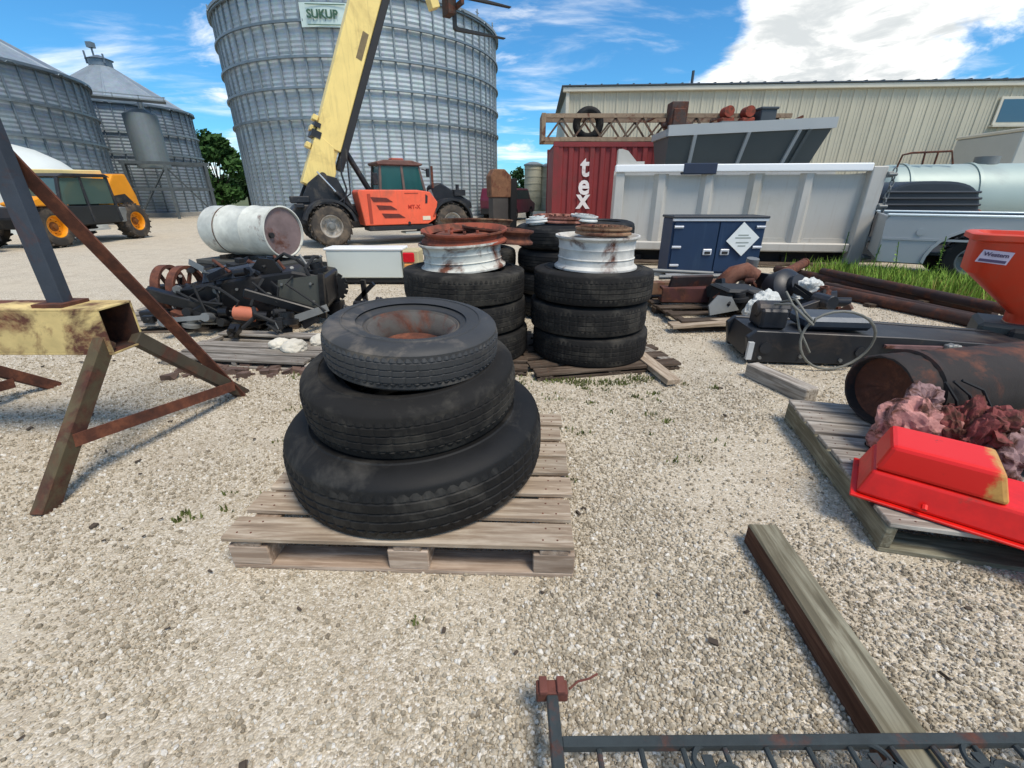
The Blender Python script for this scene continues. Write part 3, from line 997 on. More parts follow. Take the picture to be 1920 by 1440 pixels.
# ------------------------------------------------------------------ rusty steel stand at the left
YEL = rust('yellow_beam_rust', srgb(214, 190, 128), .48, 2.6)
DKST = rust('dark_steel_post', srgb(54, 62, 72), .40, 3.5, dark=.7)
LEGM = rust('leg_olive_rust', srgb(84, 74, 52), .50, 4, dark=.55)
RDK = rust('rust_dark', None, .5, 6, dark=.8)
st = thing('steel_stand', 'rusty yellow steel beam stand with angled legs and tall dark post', 'steel stand', (-2.6, 2.1, 0))
def L3(x, y, z):
    return (x + 2.6, y - 2.1, z)
t_ = .010
x0, x1, yc, zc, hw_, hh = -3.5, -1.93, 2.1, .645, .1, .112
b = MB()
b.bx(x0, x1, yc - hw_, yc + hw_, zc + hh - t_, zc + hh).bx(x0, x1, yc - hw_, yc + hw_, zc - hh, zc - hh + t_)
b.bx(x0, x1, yc - hw_, yc - hw_ + t_, zc - hh + t_, zc + hh - t_).bx(x0, x1, yc + hw_ - t_, yc + hw_, zc - hh + t_, zc + hh - t_)
b.v = [L3(*p) for p in b.v]
b.build('beam', YEL, st, .002)
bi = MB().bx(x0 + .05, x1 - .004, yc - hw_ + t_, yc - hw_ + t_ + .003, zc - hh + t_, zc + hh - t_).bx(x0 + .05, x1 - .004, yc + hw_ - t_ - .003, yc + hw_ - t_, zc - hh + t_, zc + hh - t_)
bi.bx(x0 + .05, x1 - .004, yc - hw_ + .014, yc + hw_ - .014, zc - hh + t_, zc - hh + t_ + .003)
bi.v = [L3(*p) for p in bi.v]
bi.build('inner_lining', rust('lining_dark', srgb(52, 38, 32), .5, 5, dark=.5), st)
MB().bx(*(lambda a: (a[0] + 2.6 - .04, a[0] + 2.6 + .04, -.03, .03, .757, 1.95))((-2.185,))).build('post', DKST, st, .004)
MB().box(L3(-2.185, 2.1, .765), (.14, .15, .016)).build('base_plate', RDK, st)
def ang(name, p0, p1, w, mat, up=(0, 0, 1), t=.008):
    MB().angle_iron(L3(*p0), L3(*p1), w, t, up).build(name, mat, st)
MB().bar(L3(-1.975, 2.03, .60), L3(-2.0, 1.49, -.01), .055, .075).build('leg', LEGM, st, .004)
MB().bar(L3(-1.955, 2.17, .57), L3(-1.83, 2.72, -.01), .055, .07).build('leg', rust('leg_dark', srgb(74, 66, 52), .5, 4, dark=.7), st, .004)
MB().bar(L3(-3.36, 2.03, .58), L3(-3.40, 1.45, -.01), .055, .07).build('leg', LEGM, st, .004)
MB().bar(L3(-3.36, 2.17, .58), L3(-3.24, 2.85, -.01), .055, .07).build('leg', RDK, st, .004)
ang('brace', (-1.99, 1.70, .235), (-1.84, 2.62, .10), .06, RUSTM)
ang('brace', (-3.38, 1.70, .20), (-3.27, 2.62, .12), .06, RDK)
ang('diagonal_strut', (-1.825, 2.70, .0), (-2.245, 2.10, 1.60), .075, RUSTM, (0, 1, 0), .01)

# ------------------------------------------------------------------ timber beam, iron gate
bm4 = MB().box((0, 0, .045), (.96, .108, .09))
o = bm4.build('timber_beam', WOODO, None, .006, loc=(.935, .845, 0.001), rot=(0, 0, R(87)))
o.data.materials.append(wood('brown_side_wood', srgb(84, 58, 46), srgb(112, 82, 66)))
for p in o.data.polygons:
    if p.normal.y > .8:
        p.material_index = 1  # darker brown wood on one long side face only
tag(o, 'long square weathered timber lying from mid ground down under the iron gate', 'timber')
sn = MB().box((0, 0, .05), (.50, .11, .1)).build('timber_block', WOODG, None, .006, loc=(1.86, 2.80, .001), rot=(0, 0, R(-72)))
tag(sn, 'short timber block on the gravel under the black hydraulic cylinder box', 'timber')

IRON = rust('gate_iron', srgb(52, 60, 62), .40, 8, dark=.8)
gt = thing('iron_gate', 'dark wrought iron gate panel lying flat at the bottom edge', 'iron gate', (.1, .583, .095), .45)
MB().box((.692, 0, .012), (1.356, .022, .024)).build('rail', IRON, gt, .002)
MB().box((0.0, -.30, .012), (.028, .80, .028)).build('post', IRON, gt, .003)
MB().box((.692, -.62, .012), (1.356, .022, .024)).build('rail', IRON, gt, .002)
pk = MB().tube((0, -.012, .012), (0, -.62, .012), .0065, 8).mesh('picket', IRON)
for i in range(13):
    obj('picket', pk, gt, (.095 + i * .094, 0, 0))
RG = rust('gate_rust_red', srgb(110, 64, 54), .5, 9, dark=.9)
fin = MB().box((0, .115, .014), (.078, .034, .036)).build('finial', RG, gt, .003)
MB().box((-.022, .115, .036), (.02, .04, .012)).box((.022, .115, .036), (.02, .04, .012)).build('bolt_plate', RG, fin, .002)
MB().path([(.045, .12, .012), (.07, .14, .01), (.10, .15, .004), (.125, .165, .0)], .003, 6).build('wire_tie', RG, gt)
def scroll(cx, cy, s, flip):
    m_ = MB()
    for q in (0, 1, 2, 3):
        pts = []
        for k in range(16):
            a = k / 15 * 4.4; r = .035 * (1 - k / 19)
            pts.append((cx + flip * s * (r * math.cos(a + q * 1.57)) + .028 * math.cos(q * 1.57), cy + s * r * math.sin(a + q * 1.57) + .028 * math.sin(q * 1.57), .016))
        m_.path(pts, .006, 6)
    for q in range(8):
        a = q * math.pi / 4
        m_.bar((cx, cy, .02), (cx + .05 * math.cos(a), cy + .05 * math.sin(a), .014), .022, .006)
    m_.lathe([(.02, 0), (.018, .012), (0, .016)], 12, Matrix.Translation((cx, cy, .018)))
    return m_
for i, (cx, f) in enumerate(((.33, 1), (.70, -1), (.93, 1), (1.16, -1))):
    scroll(cx, -.075, 1.2, f).build('cast_rosette', IRON, gt, smooth=True)

# ------------------------------------------------------------------ telehandlers
def machine_wheel(t, x, y, r, w, side, tyre_mat, rim_mat, hub_mat, lugs=20):
    """vertical wheel, axis along local Y; side = -1 (right) or 1 (left) tells which way the dish faces"""
    rot = Matrix.Translation((x, y, r)) @ Matrix.Rotation(R(90) * (1 if side < 0 else -1), 4, 'X')
    k = r
    prof = [(.52 * k, -.42 * w), (.56 * k, -.48 * w), (.72 * k, -.5 * w), (.88 * k, -.46 * w), (.94 * k, -.36 * w), (.95 * k, 0), (.94 * k, .36 * w), (.88 * k, .46 * w), (.72 * k, .5 * w), (.56 * k, .48 * w), (.52 * k, .42 * w), (.5 * k, 0)]
    wheel = MB().lathe(prof, 48, rot, closed=True).build('wheel', tyre_mat, t, smooth=True)
    lg = MB()
    for i in range(lugs):
        a = 2 * math.pi * i / lugs
        for sgn in (-1, 1):
            m = rot @ Matrix.Rotation(a + (0 if sgn > 0 else math.pi / lugs), 4, 'Z') @ Matrix.Translation((.965 * k, 0, sgn * .22 * w)) @ Matrix.Rotation(R(28 * sgn), 4, 'X')
            bb = MB().box((0, 0, 0), (.075 * k, .07 * k, .52 * w))
            lg.add(bb.v, bb.f, m)
    lg.build('tread', tyre_mat, wheel)
    rm = MB().lathe([(.53 * k, .43 * w), (.50 * k, .44 * w), (.47 * k, .36 * w), (.45 * k, .12 * w), (.30 * k, .10 * w), (.24 * k, .16 * w), (.22 * k, .16 * w)], 40, rot)
    rm.build('rim', rim_mat, wheel, smooth=True)
    hb = MB().lathe([(.23 * k, .1 * w), (.22 * k, .20 * w), (.14 * k, .24 * w), (.12 * k, .34 * w), (0, .35 * w)], 20, rot)
    for i in range(8):
        a = 2 * math.pi * i / 8
        hb.lathe([(.02 * k, .1 * w), (.02 * k, .17 * w), (0, .17 * w)], 6, rot @ Matrix.Translation((.33 * k * math.cos(a), .33 * k * math.sin(a), 0)))
    hb.build('hub', hub_mat, wheel, smooth=True)
    return wheel


ORG = M('telehandler_orange', srgb(236, 100, 68), .10, 2, .38, 0, .04, dirt=srgb(190, 96, 70), dirt_amt=.16, rvar=0, streak=srgb(150, 92, 72), streak_amt=.4)
CRM = M('boom_cream', srgb(238, 212, 132), .08, 2, .45, 0, .05, dirt=srgb(206, 180, 110), dirt_amt=.18, rvar=0, streak=srgb(140, 116, 74), streak_amt=.4)
BLKM = M('machine_black', srgb(38, 40, 44), .3, 5, .5, .2, .1, dirt=srgb(86, 80, 72), dirt_amt=.18, rvar=.05)
GRYM = M('machine_grey', srgb(120, 122, 120), .2, 5, .5, .3, .1, rvar=.05)
CHROME = M('chrome_rod', (.75, .77, .78, 1), .08, 4, .22, .9, 0)
MUDT = M('muddy_tyre', srgb(60, 55, 50), .3, 6, .9, 0, .3, dirt=srgb(104, 92, 78), dirt_amt=.32)
RIMG = M('muddy_rim', srgb(170, 166, 158), .2, 6, .7, 0, .2, dirt=srgb(126, 112, 94), dirt_amt=.35)
CABG = glass('cab_glass', srgb(56, 112, 112))
INTER = M('cab_interior', srgb(48, 58, 60), .3, 5, .8)

tl = thing('telehandler', 'orange red telehandler with tall raised cream boom and pallet forks', 'telehandler', (-5.0, 12.3, 0), 31)
for x in (0.05, 3.3):
    machine_wheel(tl, x, -.80, .51, .40, -1, MUDT, RIMG, GRYM)
    machine_wheel(tl, x, .80, .51, .40, 1, MUDT, RIMG, GRYM)
MB().prism([(-.75, .55), (.6, .42), (3.9, .42), (4.05, .6), (4.0, .95), (3.2, 1.0), (-.6, 1.0), (-.8, .8)], -.42, .42).build('chassis', BLKM, tl, .03)
# engine hood, right side
hood = MB().prism([(.86, .50), (2.55, .50), (2.78, .62), (2.86, 1.05), (2.66, 1.30), (2.3, 1.345), (.80, 1.345), (.76, 1.28)], -1.02, -.35).build('engine_hood', ORG, tl, .05, segs=3)
for k, (xa, xb, z) in enumerate(((1.12, 1.62, 1.12), (1.25, 1.72, .93), (1.37, 1.92, .73))):
    MB().prism([(xa, z - .055), (xb, z - .06), (xb - .16, z + .035), (xa - .06, z + .055)], -1.032, -1.0).build('vent_louvre', M('louvre_dark', srgb(98, 38, 28), .3, 8, .6), hood)
MB().bx(1.95, 2.32, -1.028, -1.0, 1.255, 1.275).build('hood_seam', M('hood_seam_red', srgb(160, 60, 38), .1, 3, .5), hood)  # darker red strip marking the hood seam
text_mesh('MT-X', .135, M('decal_red', srgb(190, 48, 26), .05, 3, .4), 'decal_lettering', hood, (2.18, -1.026, .93), (R(90), 0, 0), .002, 1.05, .004)
MB().prism([(2.50, 1.02), (2.56, 1.02), (2.58, 1.2), (2.52, 1.24)], -1.03, -.98).build('latch', BLKM, hood)
MB().tube((2.02, -1.03, .535), (2.02, -.98, .535), .04, 10).build('step_bolt', BLKM, hood)
MB().bx(.95, 2.7, -1.0, -.45, .36, .49).build('side_skirt', BLKM, tl, .02)
MB().bx(1.9, 2.75, -1.02, -.6, .27, .31).build('step', M('step_grey', srgb(168, 172, 166), .1, 5, .6), tl)
# cab on the far (left) side
cabf = MB()
for (a, b_) in (((1.62, .05, 1.25), (1.70, .10, 1.98)), ((1.62, .92, 1.25), (1.70, .86, 1.98)), ((2.95, .05, 1.2), (2.78, .10, 1.98)), ((2.95, .92, 1.2), (2.78, .86, 1.98)), ((2.3, .03, 1.25), (2.28, .08, 1.98))):
    cabf.bar(a, b_, .07, .07)
cab = cabf.build('cab', M('cab_frame', srgb(108, 92, 84), .2, 5, .6), tl, .01)
MB().prism([(1.62, 1.97), (2.86, 1.97), (2.9, 2.02), (2.6, 2.10), (1.8, 2.10), (1.58, 2.04)], 0, .95).build('roof', rust('cab_roof', srgb(112, 84, 76), .35, 5), cab, .02)
MB().prism([(1.66, 1.3), (2.26, 1.3), (2.26, 1.95), (1.72, 1.95)], .055, .065).build('window', CABG, cab)
MB().prism([(2.34, 1.3), (2.9, 1.3), (2.76, 1.95), (2.31, 1.95)], .055, .065).build('window', CABG, cab)
MB().add([(2.93, .1, 1.3), (2.93, .86, 1.3), (2.79, .86, 1.95), (2.79, .1, 1.95)], [(0, 1, 2, 3)]).build('windscreen', CABG, cab)
MB().add([(1.63, .1, 1.3), (1.63, .86, 1.3), (1.71, .86, 1.95), (1.71, .1, 1.95)], [(0, 1, 2, 3)]).build('rear_window', CABG, cab)
MB().bx(1.6, 2.95, .1, .98, .45, 1.24).build('cab_body', ORG, tl, .03)
MB().bx(1.85, 2.25, .3, .75, 1.2, 1.32).bx(1.8, 1.92, .3, .75, 1.3, 1.75).build('seat', INTER, cab, .03)
MB().tube((2.45, .5, 1.2), (2.6, .5, 1.55), .025, 8).lathe([(.16, 0), (.18, .02), (.16, .03)], 20, Matrix.Translation((2.6, .5, 1.55)) @ Matrix.Rotation(R(-30), 4, 'Y')).build('steering_wheel', INTER, cab)
MB().box((1.5, -.02, 1.62), (.14, .1, .3)).bar((1.6, .02, 1.7), (1.52, -.02, 1.7), .03, .03).build('mirror', BLKM, cab, .02)
MB().box((3.02, .0, 1.80), (.08, .1, .22)).bar((2.85, .05, 1.9), (3.0, 0, 1.85), .03, .03).build('mirror', BLKM, cab, .02)
MB().bx(2.1, 2.45, .3, .6, 2.10, 2.17).build('roof_lamp', rust('roof_lamp_red', srgb(170, 90, 76), .3, 5), cab, .02)
# fenders
for x in (.05, 3.3):
    MB().lathe([(.57, -.22), (.63, -.22), (.63, .22), (.57, .22)], 16, Matrix.Translation((x, -.8, .51)) @ Matrix.Rotation(R(90), 4, 'X'), closed=True, a0=R(10), a1=R(165)).build('fender', BLKM, tl, smooth=True)
    MB().lathe([(.57, -.22), (.63, -.22), (.63, .22), (.57, .22)], 16, Matrix.Translation((x, .8, .51)) @ Matrix.Rotation(R(90), 4, 'X'), closed=True, a0=R(10), a1=R(165)).build('fender', BLKM, tl, smooth=True)
MB().prism([(2.9, .95), (4.2, .85), (4.15, 1.05), (3.75, 1.25), (3.2, 1.55), (2.95, 1.45)], -.45, .0).build('front_housing', BLKM, tl, .04)
MB().bar((2.8, -.62, 1.35), (2.98, -.62, .85), .04, .09).build('grab_rail', GRYM, tl)
MB().bx(3.6, 3.95, -.5, -.25, 1.2, 1.36).tube((3.75, -.38, 1.36), (3.75, -.38, 1.5), .05, 10).build('lamp_bracket', BLKM, tl)
# rear uprights (boom pivot tower) and lift cylinder
MB().prism([(-.55, .95), (.75, .95), (.45, 1.62), (.05, 1.72), (-.25, 1.5)], -.36, -.30).prism([(-.55, .95), (.75, .95), (.45, 1.62), (.05, 1.72), (-.25, 1.5)], .30, .36).build('pivot_tower', BLKM, tl, .01)
MB().tube((-.15, 0, 1.0), (.35, .05, 1.5), .09, 12).build('tilt_cylinder', BLKM, tl, smooth=True)
MB().tube((.95, -.44, .62), (.35, -.44, 1.30), .05, 12).build('lift_cylinder', BLKM, tl, smooth=True)
MB().tube((.42, -.46, 1.22), (-.02, -.46, 1.75), .022, 10).tube((1.0, -.46, .56), (.30, -.46, 1.34), .018, 10).build('cylinder_rod', CHROME, tl, smooth=True)
MB().tube((1.55, .2, 1.0), (.85, .1, 2.25), .075, 12).build('lift_cylinder', BLKM, tl, smooth=True)
MB().path([(.5, -.5, 1.0), (.62, -.5, 1.35), (.55, -.48, 1.7), (.6, -.42, 2.1)], .025, 8).path([(.3, -.5, 1.0), (.7, -.5, 1.25), (.72, -.48, 1.6), (.75, -.42, 2.3)], .02, 8).build('hydraulic_hose', BLKM, tl, smooth=True)
MB().box((-.5, -.3, 1.12), (.45, .2, .16)).box((-.55, -.45, .98), (.2, .3, .1)).build('rear_bracket', BLKM, tl, .02)
# boom: local frame, u along boom, v perpendicular (towards the front)
bu = Vector((math.cos(R(66.5)), 0, math.sin(R(66.5)))); bv = Vector((math.sin(R(66.5)), 0, -math.cos(R(66.5))))
bo = Vector((.10, 0, 1.62))
def BP(u, v, y):
    p = bo + bu * u + bv * v
    return (p.x, y, p.z)
def boom_box(u0, u1, v0, v1, y0, y1):
    vs = [BP(u, v, y) for u in (u0, u1) for v in (v0, v1) for y in (y0, y1)]
    return vs, [(0, 1, 3, 2), (4, 6, 7, 5), (0, 4, 5, 1), (2, 3, 7, 6), (0, 2, 6, 4), (1, 5, 7, 3)]
bm_ = MB().add(*boom_box(.75, 4.9, -.36, .28, -.24, .24)).build('boom', CRM, tl, .02)
MB().add([BP(u, v, y) for y in (-.25, .25) for u, v in ((-.28, -.38), (-.30, .05), (-.05, .30), (.25, .30), (.8, .10), (.95, -.36))],
         [(0, 1, 2, 3, 4, 5), (11, 10, 9, 8, 7, 6)] + [(i, (i + 1) % 6, 6 + (i + 1) % 6, 6 + i) for i in range(6)]).build('boom_heel', CRM, bm_, .015)
MB().add(*boom_box(.22, 1.05, -.28, .22, -.2, .2)).build('boom_heel', CRM, bm_)
MB().tube(BP(.05, .02, -.27), BP(.05, .02, .27), .09, 16).build('pivot_pin', BLKM, bm_, smooth=True)
MB().add(*boom_box(.82, .98, -.46, -.24, -.262, .262)).add(*boom_box(1.05, 1.16, -.44, -.30, -.262, .262)).build('boom_collar', BLKM, bm_)
for u in (.55, .95, 1.2):
    MB().add(*boom_box(u, u + .12, -.50, -.38, -.15, .15)).build('roller_block', CRM, bm_, .01)
MB().add(*boom_box(.35, 4.95, .285, .45, -.25, .05)).build('hose_tray', M('tray_black', srgb(34, 34, 36), .3, 4, .6), bm_, .01)
MB().add(*boom_box(4.85, 5.6, -.29, .22, -.18, .18)).build('inner_boom', CRM, bm_)
hd = [BP(5.45, -.2, 0), BP(5.9, .1, 0), BP(5.7, .9, 0), BP(5.0, 1.55, 0)]
mb = MB()
for i in range(3):
    mb.bar(hd[i], hd[i + 1], .28, .22)
mb.build('boom_head', CRM, bm_, .01)
# carriage and forks
CZ, CX = 5.62, 4.02
car = MB()
car.bx(CX, CX + .08, -.55, .55, CZ + .62, CZ + .72).bx(CX, CX + .08, -.55, .55, CZ + .02, CZ + .12)
for y in (-.5, 0, .5):
    car.bx(CX + .002, CX + .078, y - .05, y + .05, CZ + .121, CZ + .619)
car.bx(CX - .2, CX - .003, -.2, .2, CZ - .1, CZ + .85)
carr = car.build('fork_carriage', rust('carriage_brown', srgb(66, 54, 46), .5, 5, dark=.7), tl)
FKM = M('fork_black', srgb(40, 40, 42), .2, 5, .6)
for y, dz in ((-.16, .62), (.16, 0.0)):
    MB().prism([(CX + .085, CZ + .70), (CX + .085, CZ - .30 + dz), (CX + .15, CZ - .35 + dz), (CX + 1.66, CZ - .325 + dz), (CX + 1.66, CZ - .305 + dz), (CX + .2, CZ - .27 + dz), (CX + .16, CZ - .24 + dz), (CX + .16, CZ + .70)], y - .06, y + .06).build('fork', FKM, tl)

# yellow telehandler parked at the left, facing the camera side
YO = M('loader_yellow', srgb(232, 150, 22), .10, 2, .4, 0, .04, dirt=srgb(190, 126, 44), dirt_amt=.16, rvar=0)
YC = M('loader_cream', srgb(236, 214, 150), .1, 2, .5, 0, .04, rvar=0)
DTY = M('loader_tyre', srgb(58, 54, 50), .3, 6, .9, 0, .3, dirt=srgb(100, 88, 74), dirt_amt=.3)
jl = thing('telehandler', 'yellow telehandler parked at the left with black cab and lowered boom', 'telehandler', (-12.25, 12.8, 0), -90)
for x in (1.25, -1.3):
    machine_wheel(jl, x, .78, .5, .36, 1, DTY, YO, M('hub_brown', srgb(120, 72, 24), .2, 6, .7), 18)
    machine_wheel(jl, x, -.9, .5, .36, -1, DTY, YO, MATS['hub_brown'], 18)
MB().prism([(-1.9, .45), (1.6, .45), (1.7, .7), (1.5, .95), (-1.8, .95), (-2.0, .7)], -.6, .6).build('chassis', BLKM, jl, .03)
jc = MB()
for (a, b_) in (((-.75, .92, .55), (-.72, .86, 1.68)), ((.15, .92, .55), (.12, .86, 1.70)), ((1.0, .92, .8), (.72, .86, 1.66)), ((-.75, .1, .9), (-.72, .12, 1.68)), ((1.0, .1, .9), (.72, .12, 1.66))):
    jc.bar(a, b_, .07, .07)
jcab = jc.build('cab', BLKM, jl, .01)
MB().prism([(-.8, 1.67), (.78, 1.65), (.6, 1.73), (-.65, 1.75)], .08, .95).build('roof', BLKM, jcab, .02)
JG = glass('loader_glass', srgb(96, 120, 112))
MB().prism([(-.70, 1.0), (.10, 1.0), (.08, 1.64), (-.68, 1.64)], .88, .89).build('window', JG, jcab)
MB().prism([(.18, 1.0), (.94, 1.0), (.68, 1.62), (.16, 1.64)], .88, .89).build('window', JG, jcab)
MB().add([(.98, .15, 1.0), (.98, .85, 1.0), (.73, .85, 1.62), (.73, .15, 1.62)], [(0, 1, 2, 3)]).build('windscreen', JG, jcab)
MB().bx(-.76, .98, .15, .93, .5, .96).build('door_panel', M('door_black', srgb(30, 34, 36), .2, 5, .5), jcab, .02)
MB().bx(-.4, .1, .3, .75, .95, 1.1).bx(-.5, -.36, .3, .75, 1.05, 1.45).build('seat', INTER, jcab, .03)
MB().prism([(-2.0, .62), (-1.1, .80), (-.85, .95), (-.85, 1.25), (-1.3, 1.78), (-1.75, 1.80), (-1.95, 1.2)], -.62, .62).build('engine_cover', YO, jl, .05, segs=2)
MB().prism([(-1.75, 1.0), (-1.1, 1.0), (-1.1, 1.2), (-1.5, 1.25)], .62, .64).build('side_vent', BLKM, jl)
MB().bar((-1.6, -.1, 1.74), (1.2, -.1, 1.66), .36, .30).build('boom', YC, jl, .02)
MB().bar((1.1, -.1, 1.66), (2.3, -.1, .95), .3, .3).build('boom_head', YO, jl, .02)
MB().bx(2.2, 2.35, -.65, .45, .25, 1.0).bx(2.35, 3.3, -.5, -.38, .25, .30).bx(2.35, 3.3, .18, .30, .25, .30).build('fork_carriage', BLKM, jl)
MB().prism([(1.0, .98), (1.95, .98), (2.0, 1.05), (1.4, 1.2), (1.0, 1.15)], .5, 1.0).build('front_fender', YO, jl, .03)
MB().bx(-.2, .6, .90, 1.0, .34, .38).build('step', M('step_pale', srgb(170, 172, 168), .1, 5, .5), jl)
MB().bx(-1.0, -.75, .80, .95, .5, .9).build('ladder_box', GRYM, jl, .02)

# white dome end tank behind the yellow loader
wtk = thing('storage_tank', 'white domed storage tank behind the yellow telehandler', 'storage tank', (-18.0, 17.2, .2), 0)
MB().lathe([(0, 2.15), (.5, 2.1), (1.0, 1.95), (1.6, 1.6), (2.0, 1.2), (2.2, .8), (2.25, .5)], 40).build('tank', M('tank_white', srgb(206, 212, 208), .06, 1, .5, 0, .05), wtk, smooth=True, loc=(0, 0, .55))
MB().lathe([(2.3, -.2), (2.3, 1.06), (2.2, 1.06)], 40).build('skirt', M('tank_skirt', srgb(190, 194, 190), .08, 1, .6), wtk)

# yellow posts by the bins
BOL = M('bollard_yellow', srgb(214, 190, 96), .15, 3, .6, 0, .1, dirt=srgb(190, 186, 170), dirt_amt=.3)
for x, y, lab in ((-24.6, 32.4, 'leaning yellow bollard nearest the yellow telehandler by the bins'), (-20.9, 33.0, 'yellow bollard under the hopper tank frame')):
    o = MB().tube((0, 0, 0), (.05, 0, .9), .13, 12).lathe([(.13, 0), (.1, .05), (0, .07)], 12, Matrix.Translation((.05, 0, .9))).build('bollard', BOL, None, smooth=True, loc=(x, y, 0))
    tag(o, lab, 'bollard', 'yellow bollards')

# ------------------------------------------------------------------ shipping container
CRED = M('container_red', srgb(128, 42, 42), .12, 1.5, .6, 0, .05, dirt=srgb(104, 50, 44), dirt_amt=.15, rvar=0, streak=srgb(84, 44, 36), streak_amt=.6)
ct = thing('shipping_container', 'dark red corrugated shipping container with white letters tex', 'container', (1.14, 13.5, 0))
CL, CH, CD = 6.06, 2.55, 2.44
prof = []
x = .14
while x < CL - .2:
    prof += [(x, 0), (x + .11, 0), (x + .145, .045), (x + .255, .045)]
    x += .29
prof = prof[:-2]
mb = MB()
mb.add([(px, py + .02, z) for px, py in prof for z in (.16, CH - .12)], [(2 * i, 2 * i + 2, 2 * i + 3, 2 * i + 1) for i in range(len(prof) - 1)])
mb.add([(0.02, y, z) for y in (.12, CD - .12) for z in (.16, CH - .1)], [(0, 2, 3, 1)])
mb.add([(CL - .02, y, z) for y in (.12, CD - .12) for z in (.16, CH - .1)], [(0, 2, 3, 1)])
mb.bx(.05, CL - .05, CD - .06, CD - .03, .16, CH - .1)
mb.build('side_wall', CRED, ct)
MB().bx(0.05, CL - .05, .08, CD - .07, CH - .05, CH - .02).build('roof', CRED, ct)
for x in (0, CL - .14):
    for y in (0, CD - .14):
        MB().bx(x, x + .14, y, y + .14, .12, CH - .12).build('corner_post', CRED, ct)
        for z in (0, CH - .12):
            MB().bx(x - .004, x + .16, y - .004, y + .16, z + .001, z + .119).build('corner_casting', CRED, ct, .006)
for y in (0, CD - .1):
    MB().bx(.16, CL - .16, y + .002, y + .1, CH - .12, CH - .005).build('top_rail', CRED, ct)
    MB().bx(.16, CL - .16, y + .002, y + .1, .02, .16).build('bottom_rail', CRED, ct)
WHT = M('lettering_white', srgb(226, 218, 214), .08, 6, .6, 0, 0, dirt=srgb(170, 120, 116), dirt_amt=.12)
for ch, z in (('t', 1.93), ('e', 1.47), ('x', 1.10)):
    text_mesh(ch, .74, WHT, 'letter', ct, (.88, .005, z), (R(90), 0, 0), .004, 1, .02, .9)

# steel lattice lying on the container
LATM = rust('lattice_tan', srgb(146, 126, 104), .42, 4)
la = thing('lattice_frame', 'rusty tan steel lattice boom lying on top of the red container', 'lattice boom', (.85, 13.55, 2.56))
LL, LH, LW = 6.6, .60, .8
mb = MB()
for y in (0, LW):
    for z in (.05, LH):
        mb.bx(0, LL, y - .05, y + .05, z - .05, z + .05)
mb.build('chord', LATM, la)
mb = MB()
for y in (0, LW):
    for k in range(9):
        xa = .12 + k * .72
        mb.bar((xa, y, .1), (xa + .36, y, LH - .05), .045, .045).bar((xa + .36, y, LH - .05), (xa + .72, y, .1), .045, .045)
mb.build('lacing', rust('lacing_dark', srgb(96, 82, 68), .45, 6), la)
MB().bx(-.06, .055, -.08, LW + .06, -.0, LH + .06).build('end_frame', LATM, la, .01)
for x in (1.2, 3.0, 4.8):
    MB().bx(x - .04, x + .04, .06, LW - .06, .01, .09).bx(x - .04, x + .04, .06, LW - .06, LH - .04, LH + .04).build('cross_tie', LATM, la)
o = tyre('dark tyre standing inside the lattice boom on the container', (2.1, 14.05, 2.62 + .40), .42, .24, .22, RUB, RUB, (R(90), 0, 0), None, False)
o = MB().bx(-.22, .22, -.2, .2, 0, .86).bx(-.16, .16, -.24, .24, .1, .7).tube((-.36, 0, .35), (.4, 0, .35), .08, 10).build('winch_box', rust('winch_brown', srgb(74, 62, 58), .5, 6, dark=.8), None, .02, loc=(4.35, 13.42, 2.58))
tag(o, 'dark brown winch box at the middle of the lattice boom', 'winch')
ORR = rust('orange_red_cast', srgb(150, 66, 48), .47, 6)
for i, (x, lab) in enumerate(((5.62, 'left orange red gear casting beside the grey box on the lattice'), (6.16, 'right orange red gear casting touching the grey box on the lattice'))):
    t = thing('gear_casting', lab, 'gear casting', (x, 13.32, 2.66), 0, 'orange red castings on the lattice')
    MB().bx(-.17, .17, -.15, .15, 0, .42).build('housing', ORR, t, .03)
    MB().tube((0, -.16, .55), (0, .15, .55), .13, 16).build('drum', ORR, t, smooth=True)
    MB().tube((-.3, 0, .25), (.3, 0, .25), .07, 10).build('shaft', RDK, t, smooth=True)
o = MB().bx(-.2, .2, -.2, .2, 0, .52).bx(-.23, .23, -.23, .23, .5, .56).build('control_box', M('ctrl_grey', srgb(64, 72, 78), .15, 4, .6), None, .015, loc=(6.62, 13.30, 2.74))
tag(o, 'dark grey control box on the lattice right of the orange castings', 'control box')
o = MB().bar((0, 0, .1), (.7, 0, .42), .06, .06).bar((.1, 0, .30), (.6, 0, .34), .05, .05).tube((.0, -.1, .18), (0, .1, .18), .09, 10).build('steel_linkage', RDK, None, loc=(6.95, 13.35, 2.70))
tag(o, 'short dark steel linkage at the right end of the lattice', 'linkage')

# ------------------------------------------------------------------ white dump body
DW = M('dump_white', srgb(188, 185, 177), .05, .8, .5, 0, .03, dirt=srgb(172, 168, 156), dirt_amt=.16, rvar=.03, streak=srgb(150, 132, 110), streak_amt=.35)
DWT = M('dump_white_lit', srgb(238, 240, 240), .03, 1, .4, 0, .02, rvar=0)  # lit copy of the dump white: light on top edges put into the colour
DKU = M('under_black', srgb(30, 31, 32), .3, 4, .8)
du = thing('dump_body', 'long white dump truck body with vertical ribs standing on the yard', 'dump body', (1.95, 8.8, 0), -7.5)
DL, DD = 4.22, 1.3
zb, zt = .30, 1.58
xs = [.0, .76, 1.58, 2.40, 3.24, DL]
for i in range(5):
    xa = xs[i] + (.10 if i else .04); xb = xs[i + 1] - (.10 if i < 4 else .04)
    MB().bx(xa, xb, .085, .11, zb + .13, zt - .02).build('side_panel', DW, du)
    MB().prism([(xa, zb + .12), (xb, zb + .12), (xb - .08, zb + .2), (xa + .08, zb + .2)], .06, .085).build('panel_gusset', DW, du)
